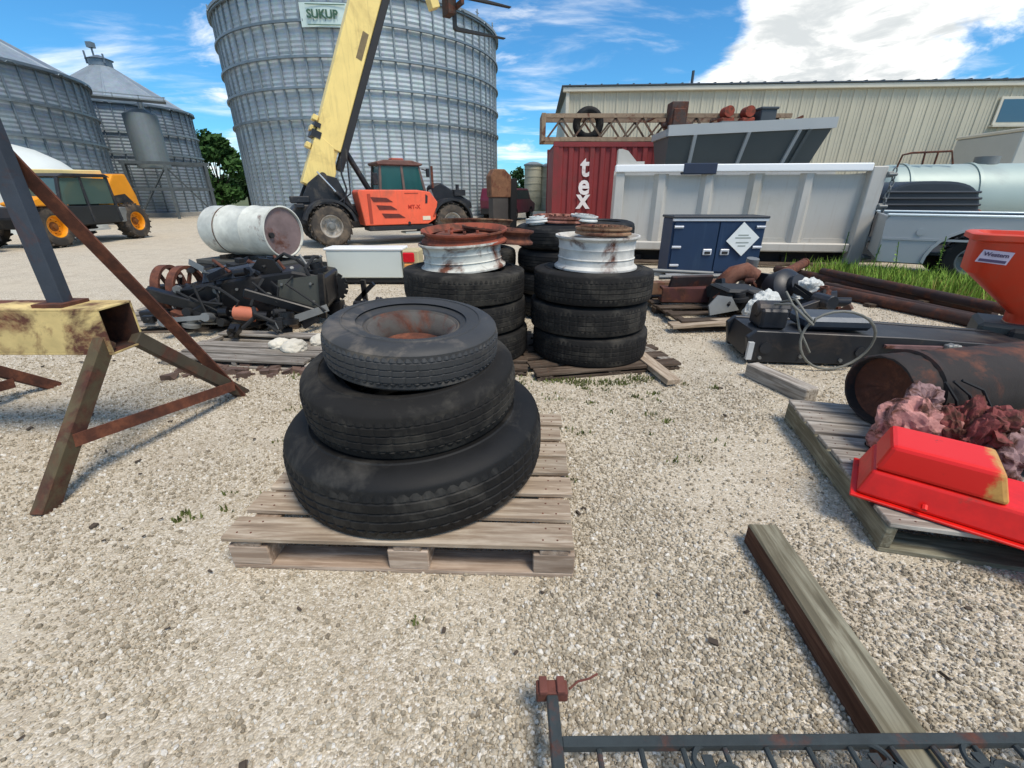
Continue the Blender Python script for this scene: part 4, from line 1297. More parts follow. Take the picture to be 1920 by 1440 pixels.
for x in xs[1:-1]:
    MB().add([(x - .13, .085, z) for z in (zb + .13, zt)] + [(x - .055, -.0, z) for z in (zb + .13, zt)] + [(x + .055, -.0, z) for z in (zb + .13, zt)] + [(x + .13, .085, z) for z in (zb + .13, zt)],
             [(0, 2, 3, 1), (2, 4, 5, 3), (4, 6, 7, 5)]).build('rib', DW, du)
MB().bx(-.06, .10, -.03, .12, zb, zt + .02).build('end_post', DW, du, .01)
MB().bx(DL - .04, DL + .2, -.06, .14, .06, zt + .10).build('end_post', DW, du, .015)
MB().bx(-.08, DL - .045, -.07, .14, zt + .025, zt + .15).build('top_rail', DWT, du, .03, segs=3)
MB().bx(-.02, DL - .045, -.05, .13, zb - .03, zb + .125).build('bottom_rail', DW, du, .02)
MB().bx(0, DL, DD - .1, DD, zb, zt + .1).build('far_side', DW, du)
MB().bx(0, .05, .14, DD - .11, zb, zt + .02).build('front_wall', DW, du)
MB().bx(DL - .05, DL, .15, DD - .11, zb, zt).build('tailgate', DW, du)
MB().bx(0.06, DL - .06, .12, DD - .11, zb, zb + .05).build('floor', DKU, du)
MB().bx(-.05, .02, -.03, .25, zt + .155, zt + .40).prism([(.02, zt + .155), (.42, zt + .155), (.42, zt + .20), (.28, zt + .20), (.12, zt + .37), (.02, zt + .40)], -.02, .03).build('gusset', DW, du)
MB().bx(1.10, 1.66, -.085, .18, zt - .01, zt + .165).build('rail_cover', M('navy_cloth', srgb(44, 56, 76), .15, 5, .85, 0, .2), du, .012)
for y in (.3, 1.0):
    MB().bx(.1, DL + .1, y - .09, y + .09, .06, zb - .04).build('sill_beam', DKU, du)
for x in (.5, 1.4, 2.3, 3.2, 4.0):
    MB().bx(x - .06, x + .06, .1, DD - .1, .065, .055 + .12).build('cross_member', DKU, du)
ch = MB()
for k in range(14):
    z = 1.6 - k * .095
    m = Matrix.Translation((DL + .30 + .01 * math.sin(k), -.06, z)) @ Matrix.Rotation(R(90 * (k % 2)), 4, 'Z') @ Matrix.Rotation(R(90), 4, 'X')
    pts = [m @ Vector((.03 * math.cos(a * math.pi / 4), .055 * math.sin(a * math.pi / 4), 0)) for a in range(8)]
    ch.path(pts, .012, 5, True)
ch.build('chain', GRYM, du)
for z in (1.55, 1.05, .5, .2):
    MB().box((DL + .24, -.02, z), (.10, .12, .09)).tube((DL + .2, -.08, z), (DL + .34, -.08, z), .03, 8).build('hinge', GRYM, du, .01)
tag(MB().box((0, 0, .06), (4.2, .16, .055)).build('timber_skid', WOODD, None, .01, loc=(4.0, 8.42, .001), rot=(0, 0, R(-7.5))), 'dark timber skid under the near side of the white dump body', 'timber')

# grey spreader hopper behind the dump body
HG = M('hopper_grey', srgb(168, 172, 172), .06, 1, .5, .1, .03)
HD = M('hopper_side_dark', srgb(86, 92, 92), .1, 1, .55, .1, .03)
hp = thing('spreader_hopper', 'grey V-shaped spreader hopper with ribbed sloping side behind the dump body', 'spreader hopper', (3.45, 11.0, 0))
HL = 3.55
ztl, ztr = 2.42, 2.58
mb = MB()
mb.add([(0, 0, ztl), (HL, 0, ztr), (HL - .30, .45, 1.35), (.12, .45, 1.25)], [(0, 1, 2, 3)])
mb.add([(0, 1.15, ztl), (HL, 1.15, ztr), (HL - .30, .80, 1.35), (.12, .80, 1.25)], [(0, 1, 2, 3)])
mb.add([(0, 0, ztl), (0, 1.15, ztl), (.12, .80, 1.25), (.12, .45, 1.25)], [(0, 1, 2, 3)])
mb.add([(HL, 0, ztr), (HL, 1.15, ztr), (HL - .3, .80, 1.35), (HL - .3, .45, 1.35)], [(0, 1, 2, 3)])
mb.build('side_sheet', HD, hp)
MB().add([(-.03, -.05, ztl - .01), (HL + .06, -.05, ztr - .01), (HL + .06, -.05, ztr + .20), (-.03, -.05, ztl + .20), (-.03, .05, ztl - .01), (HL + .06, .05, ztr - .01), (HL + .06, .05, ztr + .20), (-.03, .05, ztl + .20)],
         [(0, 1, 2, 3), (4, 5, 6, 7), (0, 1, 5, 4), (3, 2, 6, 7), (0, 3, 7, 4), (1, 2, 6, 5)]).build('top_rim', HG, hp)
MB().bar((0, 1.15, ztl + .06), (HL, 1.15, ztr + .06), .1, .14).bar((0, .05, ztl + .06), (0, 1.15, ztl + .06), .1, .14).bar((HL, .05, ztr + .06), (HL, 1.15, ztr + .06), .1, .14).build('top_rim', HG, hp)
for f in (.16, .49, .80, .86):
    a = Vector((HL * f, -.02, ztl + (ztr - ztl) * f)); b_ = Vector((.12 + (HL - .42) * f, .43, 1.25 + .1 * f))
    MB().bar(a, b_, .07, .08, (0, 1, 0)).build('rib', HG if f != .86 else HD, hp)
MB().bx(.1, HL - .3, .42, .83, .9, 1.3).build('conveyor_trough', HD, hp)
for x in (.4, HL - .6):
    for y in (.3, .95):
        MB().bx(x - .05, x + .05, y - .05, y + .05, 0, 1.55).build('leg', HD, hp)
MB().box((1.35, .02, 2.65), (.5, .12, .1)).build('hinge_plate', GRYM, hp)

# ------------------------------------------------------------------ blue tool cabinet
NAVY = M('cabinet_navy', srgb(8, 42, 74), .12, 3, .55, 0, .04, rvar=.04, streak=srgb(60, 84, 104), streak_amt=.35)
STL = M('fitting_steel', srgb(196, 200, 206), .1, 5, .4, .4)
cb = thing('tool_cabinet', 'navy blue two door steel cabinet with a white diamond placard', 'tool cabinet', (2.50, 7.2, 0))
CW, CHH = 1.45, .90
MB().bx(0, CW, .02, .5, .07, CHH).build('body', NAVY, cb, .01)
for xa, xb in ((.03, CW / 2 - .008), (CW / 2 + .008, CW - .03)):
    d = MB().bx(xa, xb, -.005, .018, .10, CHH - .05).build('door', NAVY, cb, .004)
    lx = xb - .13 if xb < CW * .6 else xa + .13
    MB().bx(lx - .07, lx + .07, -.03, -.006, .36, .45).build('latch', STL, d, .008)
    MB().bx(lx - .045, lx + .045, -.036, -.0305, .375, .415).build('latch_recess', DKU, d)
    hx = xa + .06 if xb < CW * .6 else xb - .06
    for z in (.2, .48, .78):
        MB().bx(hx - .07, hx + .07, -.02, -.006, z - .02, z + .02).tube((hx - .07, -.02, z), (hx + .07, -.02, z), .014, 8).build('hinge', STL, d)
MB().bx(-.02, CW + .02, -.03, .52, CHH + .002, CHH + .04).build('lid', M('cabinet_lid', srgb(40, 46, 54), .15, 4, .5), cb, .01)
MB().bx(-.01, CW + .01, -.02, .02, CHH - .035, CHH).build('lid_strip', STL, cb)
for x in (.08, CW - .2):
    MB().bx(x, x + .12, .05, .46, 0, .068).build('foot', DKU, cb)
MB().bx(.0, CW, .0, .05, .03, .066).build('base_rail', STL, cb)
PLAC = M('placard_white', srgb(226, 232, 230), .05, 8, .5, 0, .02)
pr = Matrix.Translation((1.10, -.040, .60)) @ Matrix.Rotation(R(45 - 6), 4, 'Y')
pl = MB(); bb = MB().box((0, 0, 0), (.36, .006, .36)); pl.add(bb.v, bb.f, pr)
plo = pl.build('placard', PLAC, cb)
pg = M('placard_grey', srgb(150, 160, 154), .1, 6, .6)
mb = MB()
for k, (w_, z) in enumerate(((.16, .06), (.24, .02), (.20, -.05), (.12, -.10))):
    bb = MB().box((1.10, -.0445, .60 + z), (w_, .002, .018)); mb.add(bb.v, bb.f)
mb.build('placard_print', pg, plo)

# ------------------------------------------------------------------ silver pickup
SIL = M('truck_silver', srgb(160, 165, 166), .05, 1, .42, .1, .02, dirt=srgb(136, 144, 146), dirt_amt=.12, rvar=0)
tk = thing('pickup_truck', 'silver pickup truck half cut by the right edge, grass at its wheel', 'pickup truck', (5.60, 6.95, 0), -33)
TD = 1.85
# bed side with wheel arch (x 0..2.4)
wc, wr = 1.10, .54
arc = [(wc + wr * math.cos(a), .30 + wr * math.sin(a) * .92) for a in [math.pi * k / 14 for k in range(15)]]
poly = [(.02, .30)] + [(0.0, .60), (-.02, .88), (.02, .95)] + [(2.4, .95), (2.4, .30)] + [p for p in arc]
for ya, yb in ((0, .06), (TD - .06, TD)):
    MB().prism(poly, ya, yb).build('bed_side', SIL, tk)
MB().prism([(p[0] + (.035 * math.cos(math.pi * k / 14)), p[1] + .03) for k, p in enumerate(arc)] + list(reversed(arc)), -.025, .0).build('arch_flare', SIL, tk)
for ya in (-.015, TD - .09):
    MB().bx(-.02, 2.42, ya, ya + .105, .952, .985).build('bed_rail', M('rail_bright', srgb(206, 218, 222), .05, 2, .35, .3), tk, .01)
MB().bx(-.01, .04, .065, TD - .065, .34, .95).build('tailgate', SIL, tk, .01)
MB().bx(.05, 2.4, .065, TD - .065, .42, .46).build('bed_floor', DKU, tk)
MB().tube((.42, -.012, .74), (.42, .0, .74), .05, 14).build('fuel_flap', SIL, tk)
# crease line along the bed side
MB().prism([(.0, .62), (2.4, .63), (2.4, .66), (.0, .65)], -.012, -.001).build('body_crease', SIL, tk)
cabp = [(2.46, .36), (2.46, .95), (2.62, 1.45), (2.9, 1.62), (4.0, 1.62), (4.55, 1.1), (5.5, 1.02), (5.8, .8), (5.8, .36)]
MB().prism(cabp, .02, TD - .02).build('cab', SIL, tk, .04, segs=2)
MB().prism([(2.66, 1.05), (3.4, 1.05), (3.4, 1.52), (2.85, 1.50)], .0, .019).build('side_window', glass('truck_glass', srgb(60, 80, 84)), tk)
MB().prism([(3.48, 1.05), (4.35, 1.05), (3.95, 1.52), (3.48, 1.52)], .0, .019).build('side_window', MATS['truck_glass'], tk)
for x in (wc, 4.75):
    for y, sd in ((.16, -1), (TD - .16, 1)):
        machine_wheel(tk, x, y, .37, .24, sd, RUB, GRYM, GRYM, 26)
MB().bx(.2, 5.6, .35, TD - .35, .25, .38).build('frame', DKU, tk)

# black ribbed dome behind the truck
dm = thing('poly_tank', 'black ribbed dome-shaped poly tank behind the silver pickup', 'poly tank', (7.85, 8.9, .0))
mb = MB()
pr_ = []
for k in range(25):
    a = math.pi * k / 24
    c_, s_ = math.cos(a), math.sin(a)
    pr_.append((-1.0 * math.copysign(abs(c_) ** .62, c_), .55 + .92 * abs(s_) ** .55))
MB().prism([(-1.02, 0.0)] + pr_ + [(1.02, 0.0)], 0, 1.3).build('shell', M('poly_black', srgb(38, 46, 54), .2, 2, .5, 0, .1), dm, .05, segs=2)
for k in range(7):
    z = .62 + k * .11
    hwid = 1.02 * (1 - max(0, (z - .9) / .7) ** 3 * .5)
    MB().tube((-hwid + .06, -.012, z), (hwid - .06, -.012, z), .022, 8).build('rib', MATS['poly_black'], dm, smooth=True)
tag(MB().box((0, 0, .05), (.9, .2, .1)).build('timber_bearer', WOODD, None, .008, loc=(8.9, 8.7, .001)), 'short dark timber bearer beside the black dome tank', 'timber')

# silver tanker body and grey box trailer
TNK = M('tanker_silver', srgb(158, 174, 168), .08, .7, .5, .12, .03, dirt=srgb(140, 152, 150), dirt_amt=.15, rvar=0)
tn = thing('tanker_trailer', 'long pale silver tanker barrel in front of the beige building', 'tanker', (8.7, 11.6, 0), -14)
m = Matrix.Translation((0, 0, 1.12)) @ Matrix.Rotation(R(90), 4, 'Y')
MB().lathe([(0, -.14), (.35, -.12), (.62, -.03), (.74, .1), (.76, .25), (.76, 6.5), (.6, 6.75), (0, 6.8)], 48, m).build('barrel', TNK, tn, smooth=True)
for x in (.45, 1.75, 3.1, 4.5):
    MB().lathe([(.765, x), (.785, x), (.785, x + .07), (.765, x + .07)], 48, m, closed=True).build('band', TNK, tn, smooth=True)
mb = MB()
mb.path([(.25, -.32, 1.80), (.28, -.34, 2.06), (.45, -.34, 2.10), (1.2, -.34, 2.12), (1.3, -.34, 1.86)], .022, 6).path([(.7, -.34, 2.1), (.72, -.34, 1.86)], .02, 6).path([(.95, -.34, 2.1), (.95, -.34, 1.86)], .02, 6)
mb.build('hand_rail', RDK, tn)
MB().tube((2.1, 0, 1.85), (2.1, 0, 2.02), .22, 20).build('manhole', GRYM, tn, smooth=True)
MB().bx(.6, 6.2, -.45, .45, .25, .5).build('subframe', DKU, tn)
for x in (4.6, 5.8):
    for y, sd in ((-.62, -1), (.62, 1)):
        machine_wheel(tn, x, y, .42, .28, sd, RUB, GRYM, GRYM, 22)
for x in (.9,):
    for y in (-.4, .4):
        MB().bx(x - .06, x + .06, y - .06, y + .06, 0, .4).build('landing_leg', DKU, tn)
tag(MB().tube((0, 0, .0), (.25, 0, .75), .05, 8).tube((0, 0, .1), (.7, .1, .1), .06, 8).tube((.25, 0, .7), (.3, -.2, .95), .05, 8).build('rusty_pipework', RUSTM, None, loc=(8.75, 9.3, .001)), 'rusty pipework standing right of the black dome tank', 'pipework')
gb = thing('box_trailer', 'plain grey box trailer behind the tanker at the right edge', 'box trailer', (14.9, 14.6, 0), -6)
MB().bx(0, 7, 0, 2.4, .9, 2.92).build('box', M('box_grey', srgb(170, 172, 164), .08, 1, .6, 0, .03), gb, .03)
MB().bx(-.02, 7.02, -.02, 2.42, 2.925, 3.02).build('roof_edge', BEI_T, gb, .02)
MB().bx(.2, 6.8, .5, 1.9, .5, .89).build('chassis', DKU, gb)
for x in (5.3, 6.3):
    for y, sd in ((.3, -1), (2.1, 1)):
        machine_wheel(gb, x, y, .48, .28, sd, RUB, GRYM, GRYM, 22)
for y in (.5, 1.9):
    MB().bx(1.0, 1.12, y - .06, y + .06, 0, .5).build('landing_leg', DKU, gb)

# ------------------------------------------------------------------ orange spreader at the right edge
SPO = M('spreader_orange', srgb(214, 58, 24), .08, 1.5, .46, 0, .03, rvar=0, dirt=srgb(196, 74, 44), dirt_amt=.2, streak=srgb(176, 92, 66), streak_amt=.4)
osp = thing('spreader_hopper', 'bright orange plastic salt spreader hopper with white sticker at right edge', 'spreader hopper', (3.66, 3.62, 0), -38)
TW, TDp = 1.1, .62
mb = MB()
def ringpts(x0, x1, y0, y1, z, r=.10):
    out = []
    for cx_, cy_, a0 in ((x1 - r, y0 + r, -90), (x1 - r, y1 - r, 0), (x0 + r, y1 - r, 90), (x0 + r, y0 + r, 180)):
        for k in range(5):
            a = R(a0 + 90 * k / 4)
            out.append((cx_ + r * math.cos(a), cy_ + r * math.sin(a), z))
    return out
lv = [(0.0, TW, 0, TDp, .965, .12), (-.02, TW + .02, -.02, TDp + .02, .955, .13), (-.02, TW + .02, -.02, TDp + .02, .915, .13), (.02, TW - .02, .01, TDp - .02, .90, .12), (.03, TW - .03, .02, TDp - .03, .66, .12),
      (.40, TW - .40, .20, TDp - .20, .34, .06), (.40, TW - .40, .20, TDp - .20, .27, .06)]
rings = [ringpts(a, b_, c_, d_, z, r) for a, b_, c_, d_, z, r in lv]
inn = ringpts(.05, TW - .05, .05, TDp - .05, .963, .1)
inn2 = ringpts(.42, TW - .42, .22, TDp - .22, .35, .04)
allr = [inn2, inn] + rings
vs = [p for r_ in allr for p in r_]; n_ = 20
mb.add(vs, [(i * n_ + k, i * n_ + (k + 1) % n_, (i + 1) * n_ + (k + 1) % n_, (i + 1) * n_ + k) for i in range(len(allr) - 1) for k in range(n_)])
mb.build('hopper', SPO, osp, smooth=True)
stk = MB().prism([(.045, .755), (.225, .740), (.245, .835), (.07, .848)], .004, .012).build('sticker', M('sticker_white', srgb(206, 190, 204), .08, 12, .5, 0, 0), osp)
text_mesh('Western', .042, M('sticker_ink', srgb(84, 66, 96), .1, 9, .5), 'sticker_lettering', stk, (.150, .001, .812), (R(90), R(4), 0), .001, .95, .001)
MB().prism([(.06, .762), (.215, .750), (.219, .770), (.064, .782)], .001, .004).build('sticker_band', MATS['sticker_ink'], stk)
MB().bx(.24, TW - .1, .12, TDp - .05, .05, .265).build('gearbox', M('spreader_base', srgb(70, 74, 70), .15, 4, .6), osp, .03)
MB().bx(.42, TW - .3, .03, .118, .10, .25).build('chute', DKU, osp, .02)
MB().bx(.28, .4, .15, .55, 0, .049).bx(TW - .3, TW - .18, .15, .55, 0, .049).build('foot', DKU, osp)

# ------------------------------------------------------------------ right pallet and its load
pallet('grey pallet at the right holding the rusty pipe and the red guard', (2.12, 1.66, 0), -13, 1.25, 1.08, 8, .115, .14, WOODG, WOODO, 'stringer')
RP = rust('pipe_brown', srgb(44, 38, 36), .46, 3, dark=.78)
bp = thing('steel_pipe', 'thick rusty brown pipe lying across the right pallet', 'pipe', (1.87, 2.04, .142), 12)
m = Matrix.Translation((0, 0, .185)) @ Matrix.Rotation(R(90), 4, 'Y')
rr = random.Random(4)
wav = [rr.uniform(-.006, .006) for _ in range(60)]
MB().lathe([(.178, 0), (.185, .01), (.184, .5), (.186, 1.0), (.183, 1.55), (.165, 1.55), (.165, .02), (.17, 0)], 48, m, closed=True, rfun=lambda i, j, r: r + wav[(i * 3 + j) % 60] * .5).build('pipe_wall', RP, bp, smooth=True)
MB().lathe([(.164, .05), (.12, .06), (.05, .075), (0, .08)], 36, m, rfun=lambda i, j, r: r + wav[(i * 7 + j * 5) % 60] * 2 if j not in (0, 3) else r).build('rusted_fill', rust('fill_rust', srgb(84, 46, 30), .5, 9, dark=.8), bp)
MB().lathe([(.186, .16), (.2, .165), (.2, .20), (.186, .205)], 48, m, closed=True).build('collar', RP, bp, smooth=True)
mb = MB()
for k, (a, l) in enumerate(((20, .5), (-15, .42), (50, .34))):
    mb.path([(.12 + .05 * k, -.19, .3), (.17 + .07 * k, -.23, .22 + .02 * k), (.22 + .11 * k, -.24, .12), (.3 + .13 * k, -.23, .08)], .007, 6)
mb.build('loose_wire', DKU, bp)

# crumpled pinkish scrap: several separate crushed pieces
PINK = rust('scrap_pink', srgb(190, 134, 126), .47, 14, dark=.75)
PRED = rust('scrap_darkred', srgb(132, 66, 62), .5, 16, dark=.65)
PGRY = rust('scrap_mauve', srgb(150, 120, 118), .48, 15, dark=.65)


def crumple(label, loc, size, mat, seed, rz=0, folds=9.0, amt=.55, name='crushed_scrap', cat='scrap metal', group=None, flat=0):
    """a crushed sheet: sphere-ish shell folded by ridged noise, with torn gaps"""
    rr = random.Random(seed)
    bm = bmesh.new()
    bmesh.ops.create_icosphere(bm, subdivisions=5 if max(size) > .14 else 4, radius=1)
    off = Vector((seed * 3.1, seed * 1.7, seed * .9))
    for v in bm.verts:
        p = v.co.copy()
        q = p * (folds / 6) + off
        n = mnoise.noise(q * .6) * .9 + abs(mnoise.noise(q * 1.4)) * .7 - abs(mnoise.noise(q * 2.6 + off)) * .45
        v.co = p * (1 + amt * n)
        v.co.x *= size[0]; v.co.y *= size[1]; v.co.z = max(-.35, v.co.z) * size[2] + size[2] * .35
    bmesh.ops.recalc_face_normals(bm, faces=bm.faces)
    me = bpy.data.meshes.new(name); bm.to_mesh(me); bm.free()
    me.materials.append(mat)
    o = obj(name, me, None, loc, (0, 0, R(rz)))
    return tag(o, label, cat, group)


SG = 'crushed scrap on the right pallet'
crumple('pale pink crushed sheet scrap leaning on the rusty pipe', (1.86, 1.76, .146), (.17, .13, .17), PINK, 3, 20, 8, .55, group=SG)
crumple('dark red crumpled scrap at the right of the pink piece', (2.16, 1.74, .146), (.19, .14, .16), PRED, 5, -10, 14, .7, group=SG)
crumple('mauve crumpled scrap just behind the red guard', (2.02, 1.56, .146), (.12, .09, .13), PGRY, 8, 40, 12, .7, group=SG)
for k, (x, y, z, sx_, lab) in enumerate(((1.80, 1.60, .146, .06, 'small pink crushed strip at the left end of the scrap'), (1.93, 1.85, .30, .08, 'pink flake on top of the scrap against the pipe'), (2.08, 1.66, .28, .09, 'dark red flake high in the middle of the scrap'), (2.26, 1.62, .2, .09, 'brownish flake at the right of the scrap'))):
    crumple(lab, (x, y, z), (sx_ * 1.3, sx_ * .8, sx_), (PINK, PGRY, PRED, PGRY)[k], 90 + k, 35 * k, 12, .75, group=SG)
crumple('small maroon crushed piece beside the pink scrap', (1.98, 1.68, .146), (.12, .11, .19), PRED, 11, 70, 13, .7, group=SG)
mb = MB().box((0, 0, .03), (.26, .12, .06)).box((.02, 0, .066), (.2, .1, .01))
tag(mb.build('grey_casting', M('casting_grey', srgb(176, 186, 184), .12, 6, .5, .2), None, .012, loc=(2.36, 1.46, .146), rot=(R(3), R(-4), R(-20))), 'pale grey metal casting at the far right of the pallet', 'casting')

# red sheet-metal guard on the pallet front: base tray + raised sloping cover
REDM = rust('guard_red', srgb(226, 24, 14), .335, 3.6, .42, bump=.12)
def worn_red():
    m, nt, b, o = _nt('guard_red_worn')
    t = nt.nodes.new('ShaderNodeTexCoord'); sx = nt.nodes.new('ShaderNodeSeparateXYZ')
    nt.links.new(t.outputs['Object'], sx.inputs[0])
    n = noise(nt, t.outputs['Object'], 22, 6, .7)
    k = nt.nodes.new('ShaderNodeMath'); k.operation = 'MULTIPLY_ADD'; k.inputs[1].default_value = .09
    nt.links.new(n, k.inputs[0]); nt.links.new(sx.outputs[0], k.inputs[2])
    f = ramp(nt, k.outputs[0], [(.335, (0, 0, 0, 1)), (.36, (1, 1, 1, 1))])
    n2 = noise(nt, t.outputs['Object'], 9, 8, .7)
    base = mixc(nt, ramp(nt, n2, [(.30, (1, 1, 1, 1)), (.36, (0, 0, 0, 1))]), srgb(226, 24, 14), srgb(140, 34, 26))
    c = mixc(nt, f, base, mixc(nt, n, srgb(150, 92, 44), srgb(232, 182, 96)))
    nt.links.new(c, b.inputs['Base Color']); b.inputs['Roughness'].default_value = .42
    bumpit(nt, b, n, .15, .003)
    return m


rg = thing('machine_guard', 'bright red sheet metal machine guard on the front of the right pallet', 'machine guard', (1.42, 1.43, .146), -38)
def frustum(x0, x1, y0, y1, z0, xa, xb, ya, yb, z1):
    return ([(x0, y0, z0), (x1, y0, z0), (x1, y1, z0), (x0, y1, z0), (xa, ya, z1), (xb, ya, z1), (xb, yb, z1), (xa, yb, z1)],
            [(0, 3, 2, 1), (4, 5, 6, 7), (0, 1, 5, 4), (1, 2, 6, 5), (2, 3, 7, 6), (3, 0, 4, 7)])
MB().add(*frustum(-.04, .95, -.035, .27, 0.012, -.01, .93, -.008, .25, .118)).build('tray', REDM, rg, .022, segs=4)
MB().bx(-.055, .97, -.05, .28, 0.0, .011).build('flange', REDM, rg, .003)
MB().add(*frustum(-.008, .365, -.006, .245, .119, .02, .325, .006, .225, .232)).build('raised_cover', worn_red(), rg, .028, segs=4)
for x in (.16, .5, .8):
    MB().tube((x, -.057, .04), (x, -.04, .05), .01, 8).build('rivet', REDM, rg)

# ------------------------------------------------------------------ black plough frame with hose, right mid ground
BLKS = M('plough_black', srgb(40, 43, 48), .25, 4, .45, .2, .12, dirt=srgb(78, 70, 64), dirt_amt=.16, rvar=.05)
pf = thing('plough_frame', 'long black steel plough frame box with a looped grey hose', 'plough frame', (1.84, 3.28, 0), -6)
MB().prism([(0.04, .02), (2.2, .03), (2.2, .20), (1.15, .255), (.06, .275), (0, .22)], 0.0, .05).prism([(0.04, .02), (2.2, .03), (2.2, .20), (1.15, .255), (.06, .275), (0, .22)], .45, .5).build('side_plate', BLKS, pf, .006)
MB().prism([(.02, .06), (2.18, .06), (2.18, .19), (1.15, .245), (.05, .262)], .052, .448).build('box_core', BLKS, pf)
MB().bx(1.0, 2.15, -.03, -.001, .175, .20).build('wear_bar', rust('bar_pinkish', srgb(120, 92, 92), .45, 6), pf)
for x in (1.45, 1.75):
    MB().box((x, -.035, .20), (.10, .05, .045)).tube((x, -.065, .20), (x, -.0, .20), .03, 10).build('clamp', GRYM, pf, .008)
MB().bx(.45, .95, .08, .40, .27, .37).build('valve_block', M('block_bluegrey', srgb(62, 72, 84), .15, 5, .4, .3), pf, .03)
MB().box((.03, -.02, .12), (.04, .03, .14)).build('decal_plate', M('plate_pale', srgb(200, 204, 204), .1, 8, .5), pf)
MB().tube((.15, -.012, .14), (.15, .0, .14), .045, 14).tube((.85, -.012, .13), (.85, 0, .13), .04, 14).build('pin_boss', BLKS, pf)
HOS = M('hose_grey', srgb(112, 112, 104), .2, 8, .6)
mb = MB()
loop = []
for k in range(26):
    a = R(140) + 2 * math.pi * k / 25 * .985
    loop.append((.60 + .255 * math.cos(a), -.09 - .02 * math.sin(a * 2), .24 + .225 * math.sin(a)))
mb.path(loop, .0095, 8)
mb.path([loop[0], (.34, -.07, .44), (.30, .03, .52), (.28, .2, .46)], .0095, 8)
mb.path([loop[-1], (.40, -.10, .36), (.24, -.05, .50), (.20, .12, .46)], .0095, 8)
mb.path([(.26, .12, .56), (.30, -.02, .44), (.33, -.06, .32), (.44, -.08, .14)], .0085, 8)
mb.build('hydraulic_hose', HOS, pf, smooth=True)
MB().box((.22, .22, .34), (.2, .24, .16)).tube((.1, .22, .40), (.36, .22, .40), .07, 12).build('cylinder_mount', BLKS, pf, .02)

# ------------------------------------------------------------------ scrap heap on a pallet, right middle
pallet('dark pallet under the scrap heap near the blue cabinet', (2.25, 4.95, 0), 4, 1.3, 1.5, 6, .12, .11, WOODD, WOODD)
tag(MB().box((0, 0, 0), (1.15, .14, .03)).build('loose_plank', WOODP, None, .003, loc=(2.12, 4.18, .10), rot=(R(4), R(-3), R(3))), 'weathered plank at the front edge of the scrap heap', 'plank')
HG_ = 'pieces of the right scrap heap'
def bit(name, mb, mat, loc, rot, label, cat, smooth=False, bevel=.004):
    return tag(mb.build(name, mat, None, bevel, smooth, loc, rot), label, cat, HG_)
bit('rusty_channel', MB().prism([(0, 0), (.14, 0), (.14, .03), (.03, .03), (.03, .11), (.14, .11), (.14, .14), (0, .14)], -.5, .5, 'x'), rust('channel_tan', srgb(120, 92, 70), .45, 5), (2.08, 5.2, .16), (0, 0, R(8)), 'tan rusted steel channel sticking out left of the heap', 'steel channel')
bit('rusty_channel', MB().prism([(0, 0), (.16, 0), (.16, .03), (.03, .03), (.03, .13), (.16, .13), (.16, .16), (0, .16)], -.42, .42, 'x'), rust('channel_red', srgb(84, 46, 42), .5, 5, dark=.8), (2.10, 4.86, .13), (0, 0, R(-4)), 'dark maroon steel channel low at the left of the heap', 'steel channel')
bit('grey_rod', MB().tube((-.45, 0, 0), (.45, 0, 0), .025, 10), GRYM, (2.15, 5.75, .33), (0, R(3), R(2)), 'upper thin grey rod in front of the blue cabinet', 'rod', True, 0)
bit('grey_rod', MB().tube((-.4, 0, 0), (.4, 0, 0), .03, 10), GRYM, (2.25, 5.55, .30), (0, R(-2), R(-6)), 'lower grey rod in front of the blue cabinet', 'rod', True, 0)
el = MB().path([(0, 0, 0), (.05, 0, .14), (.13, 0, .23), (.25, 0, .27), (.36, 0, .20)], .10, 14)
bit('pipe_elbow', el, rust('elbow_brown', srgb(126, 84, 66), .5, 5), (2.45, 5.2, .16), (0, 0, R(-10)), 'fat rusty brown pipe elbow on top of the heap', 'pipe elbow', True, 0)
bit('black_box', MB().bx(-.2, .2, -.16, .16, 0, .24).bx(-.22, .22, -.18, .18, .2, .23), M('box_black', srgb(34, 36, 36), .3, 5, .6), (2.36, 4.62, .12), (R(2), R(3), R(8)), 'black square box at the front of the heap', 'metal box', False, .015)
en = MB().lathe([(0, 0), (.2, .0), (.23, .05), (.23, .2), (.19, .24), (.12, .26), (.12, .33), (0, .34)], 24, Matrix.Rotation(R(62), 4, 'X')).box((.05, .1, .1), (.3, .25, .2)).tube((-.1, -.2, .1), (.2, -.28, .2), .05, 10)
bit('black_gearbox', en, BLKS, (3.0, 5.0, .20), (0, R(8), R(15)), 'round black gearbox standing at the middle of the heap', 'gearbox', True, 0)
bit('black_motor', MB().tube((-.2, 0, .12), (.25, 0, .14), .12, 16).tube((.25, 0, .14), (.38, 0, .14), .05, 10).box((0, 0, .27), (.18, .12, .08)), BLKS, (3.25, 4.75, .03), (0, R(-5), R(-30)), 'black motor lying right of the gearbox', 'motor', True, 0)
bit('brown_bracket', MB().bar((0, 0, 0), (.45, .1, .1), .08, .06).bar((.2, 0, .0), (.25, -.2, .18), .06, .06).tube((.42, .1, .02), (.42, .1, .18), .06, 10), rust('bracket_brown', srgb(92, 72, 58), .5, 6), (3.05, 4.35, .05), (0, 0, R(25)), 'brown steel bracket between white plastic and plough frame', 'bracket')
bit('steel_fitting', MB().tube((0, 0, 0), (.05, 0, .28), .04, 10).tube((.05, 0, .22), (.05, 0, .34), .07, 10), GRYM, (2.78, 5.35, .22), (R(10), 0, 0), 'bright steel pipe fitting behind the elbow', 'fitting', True, 0)
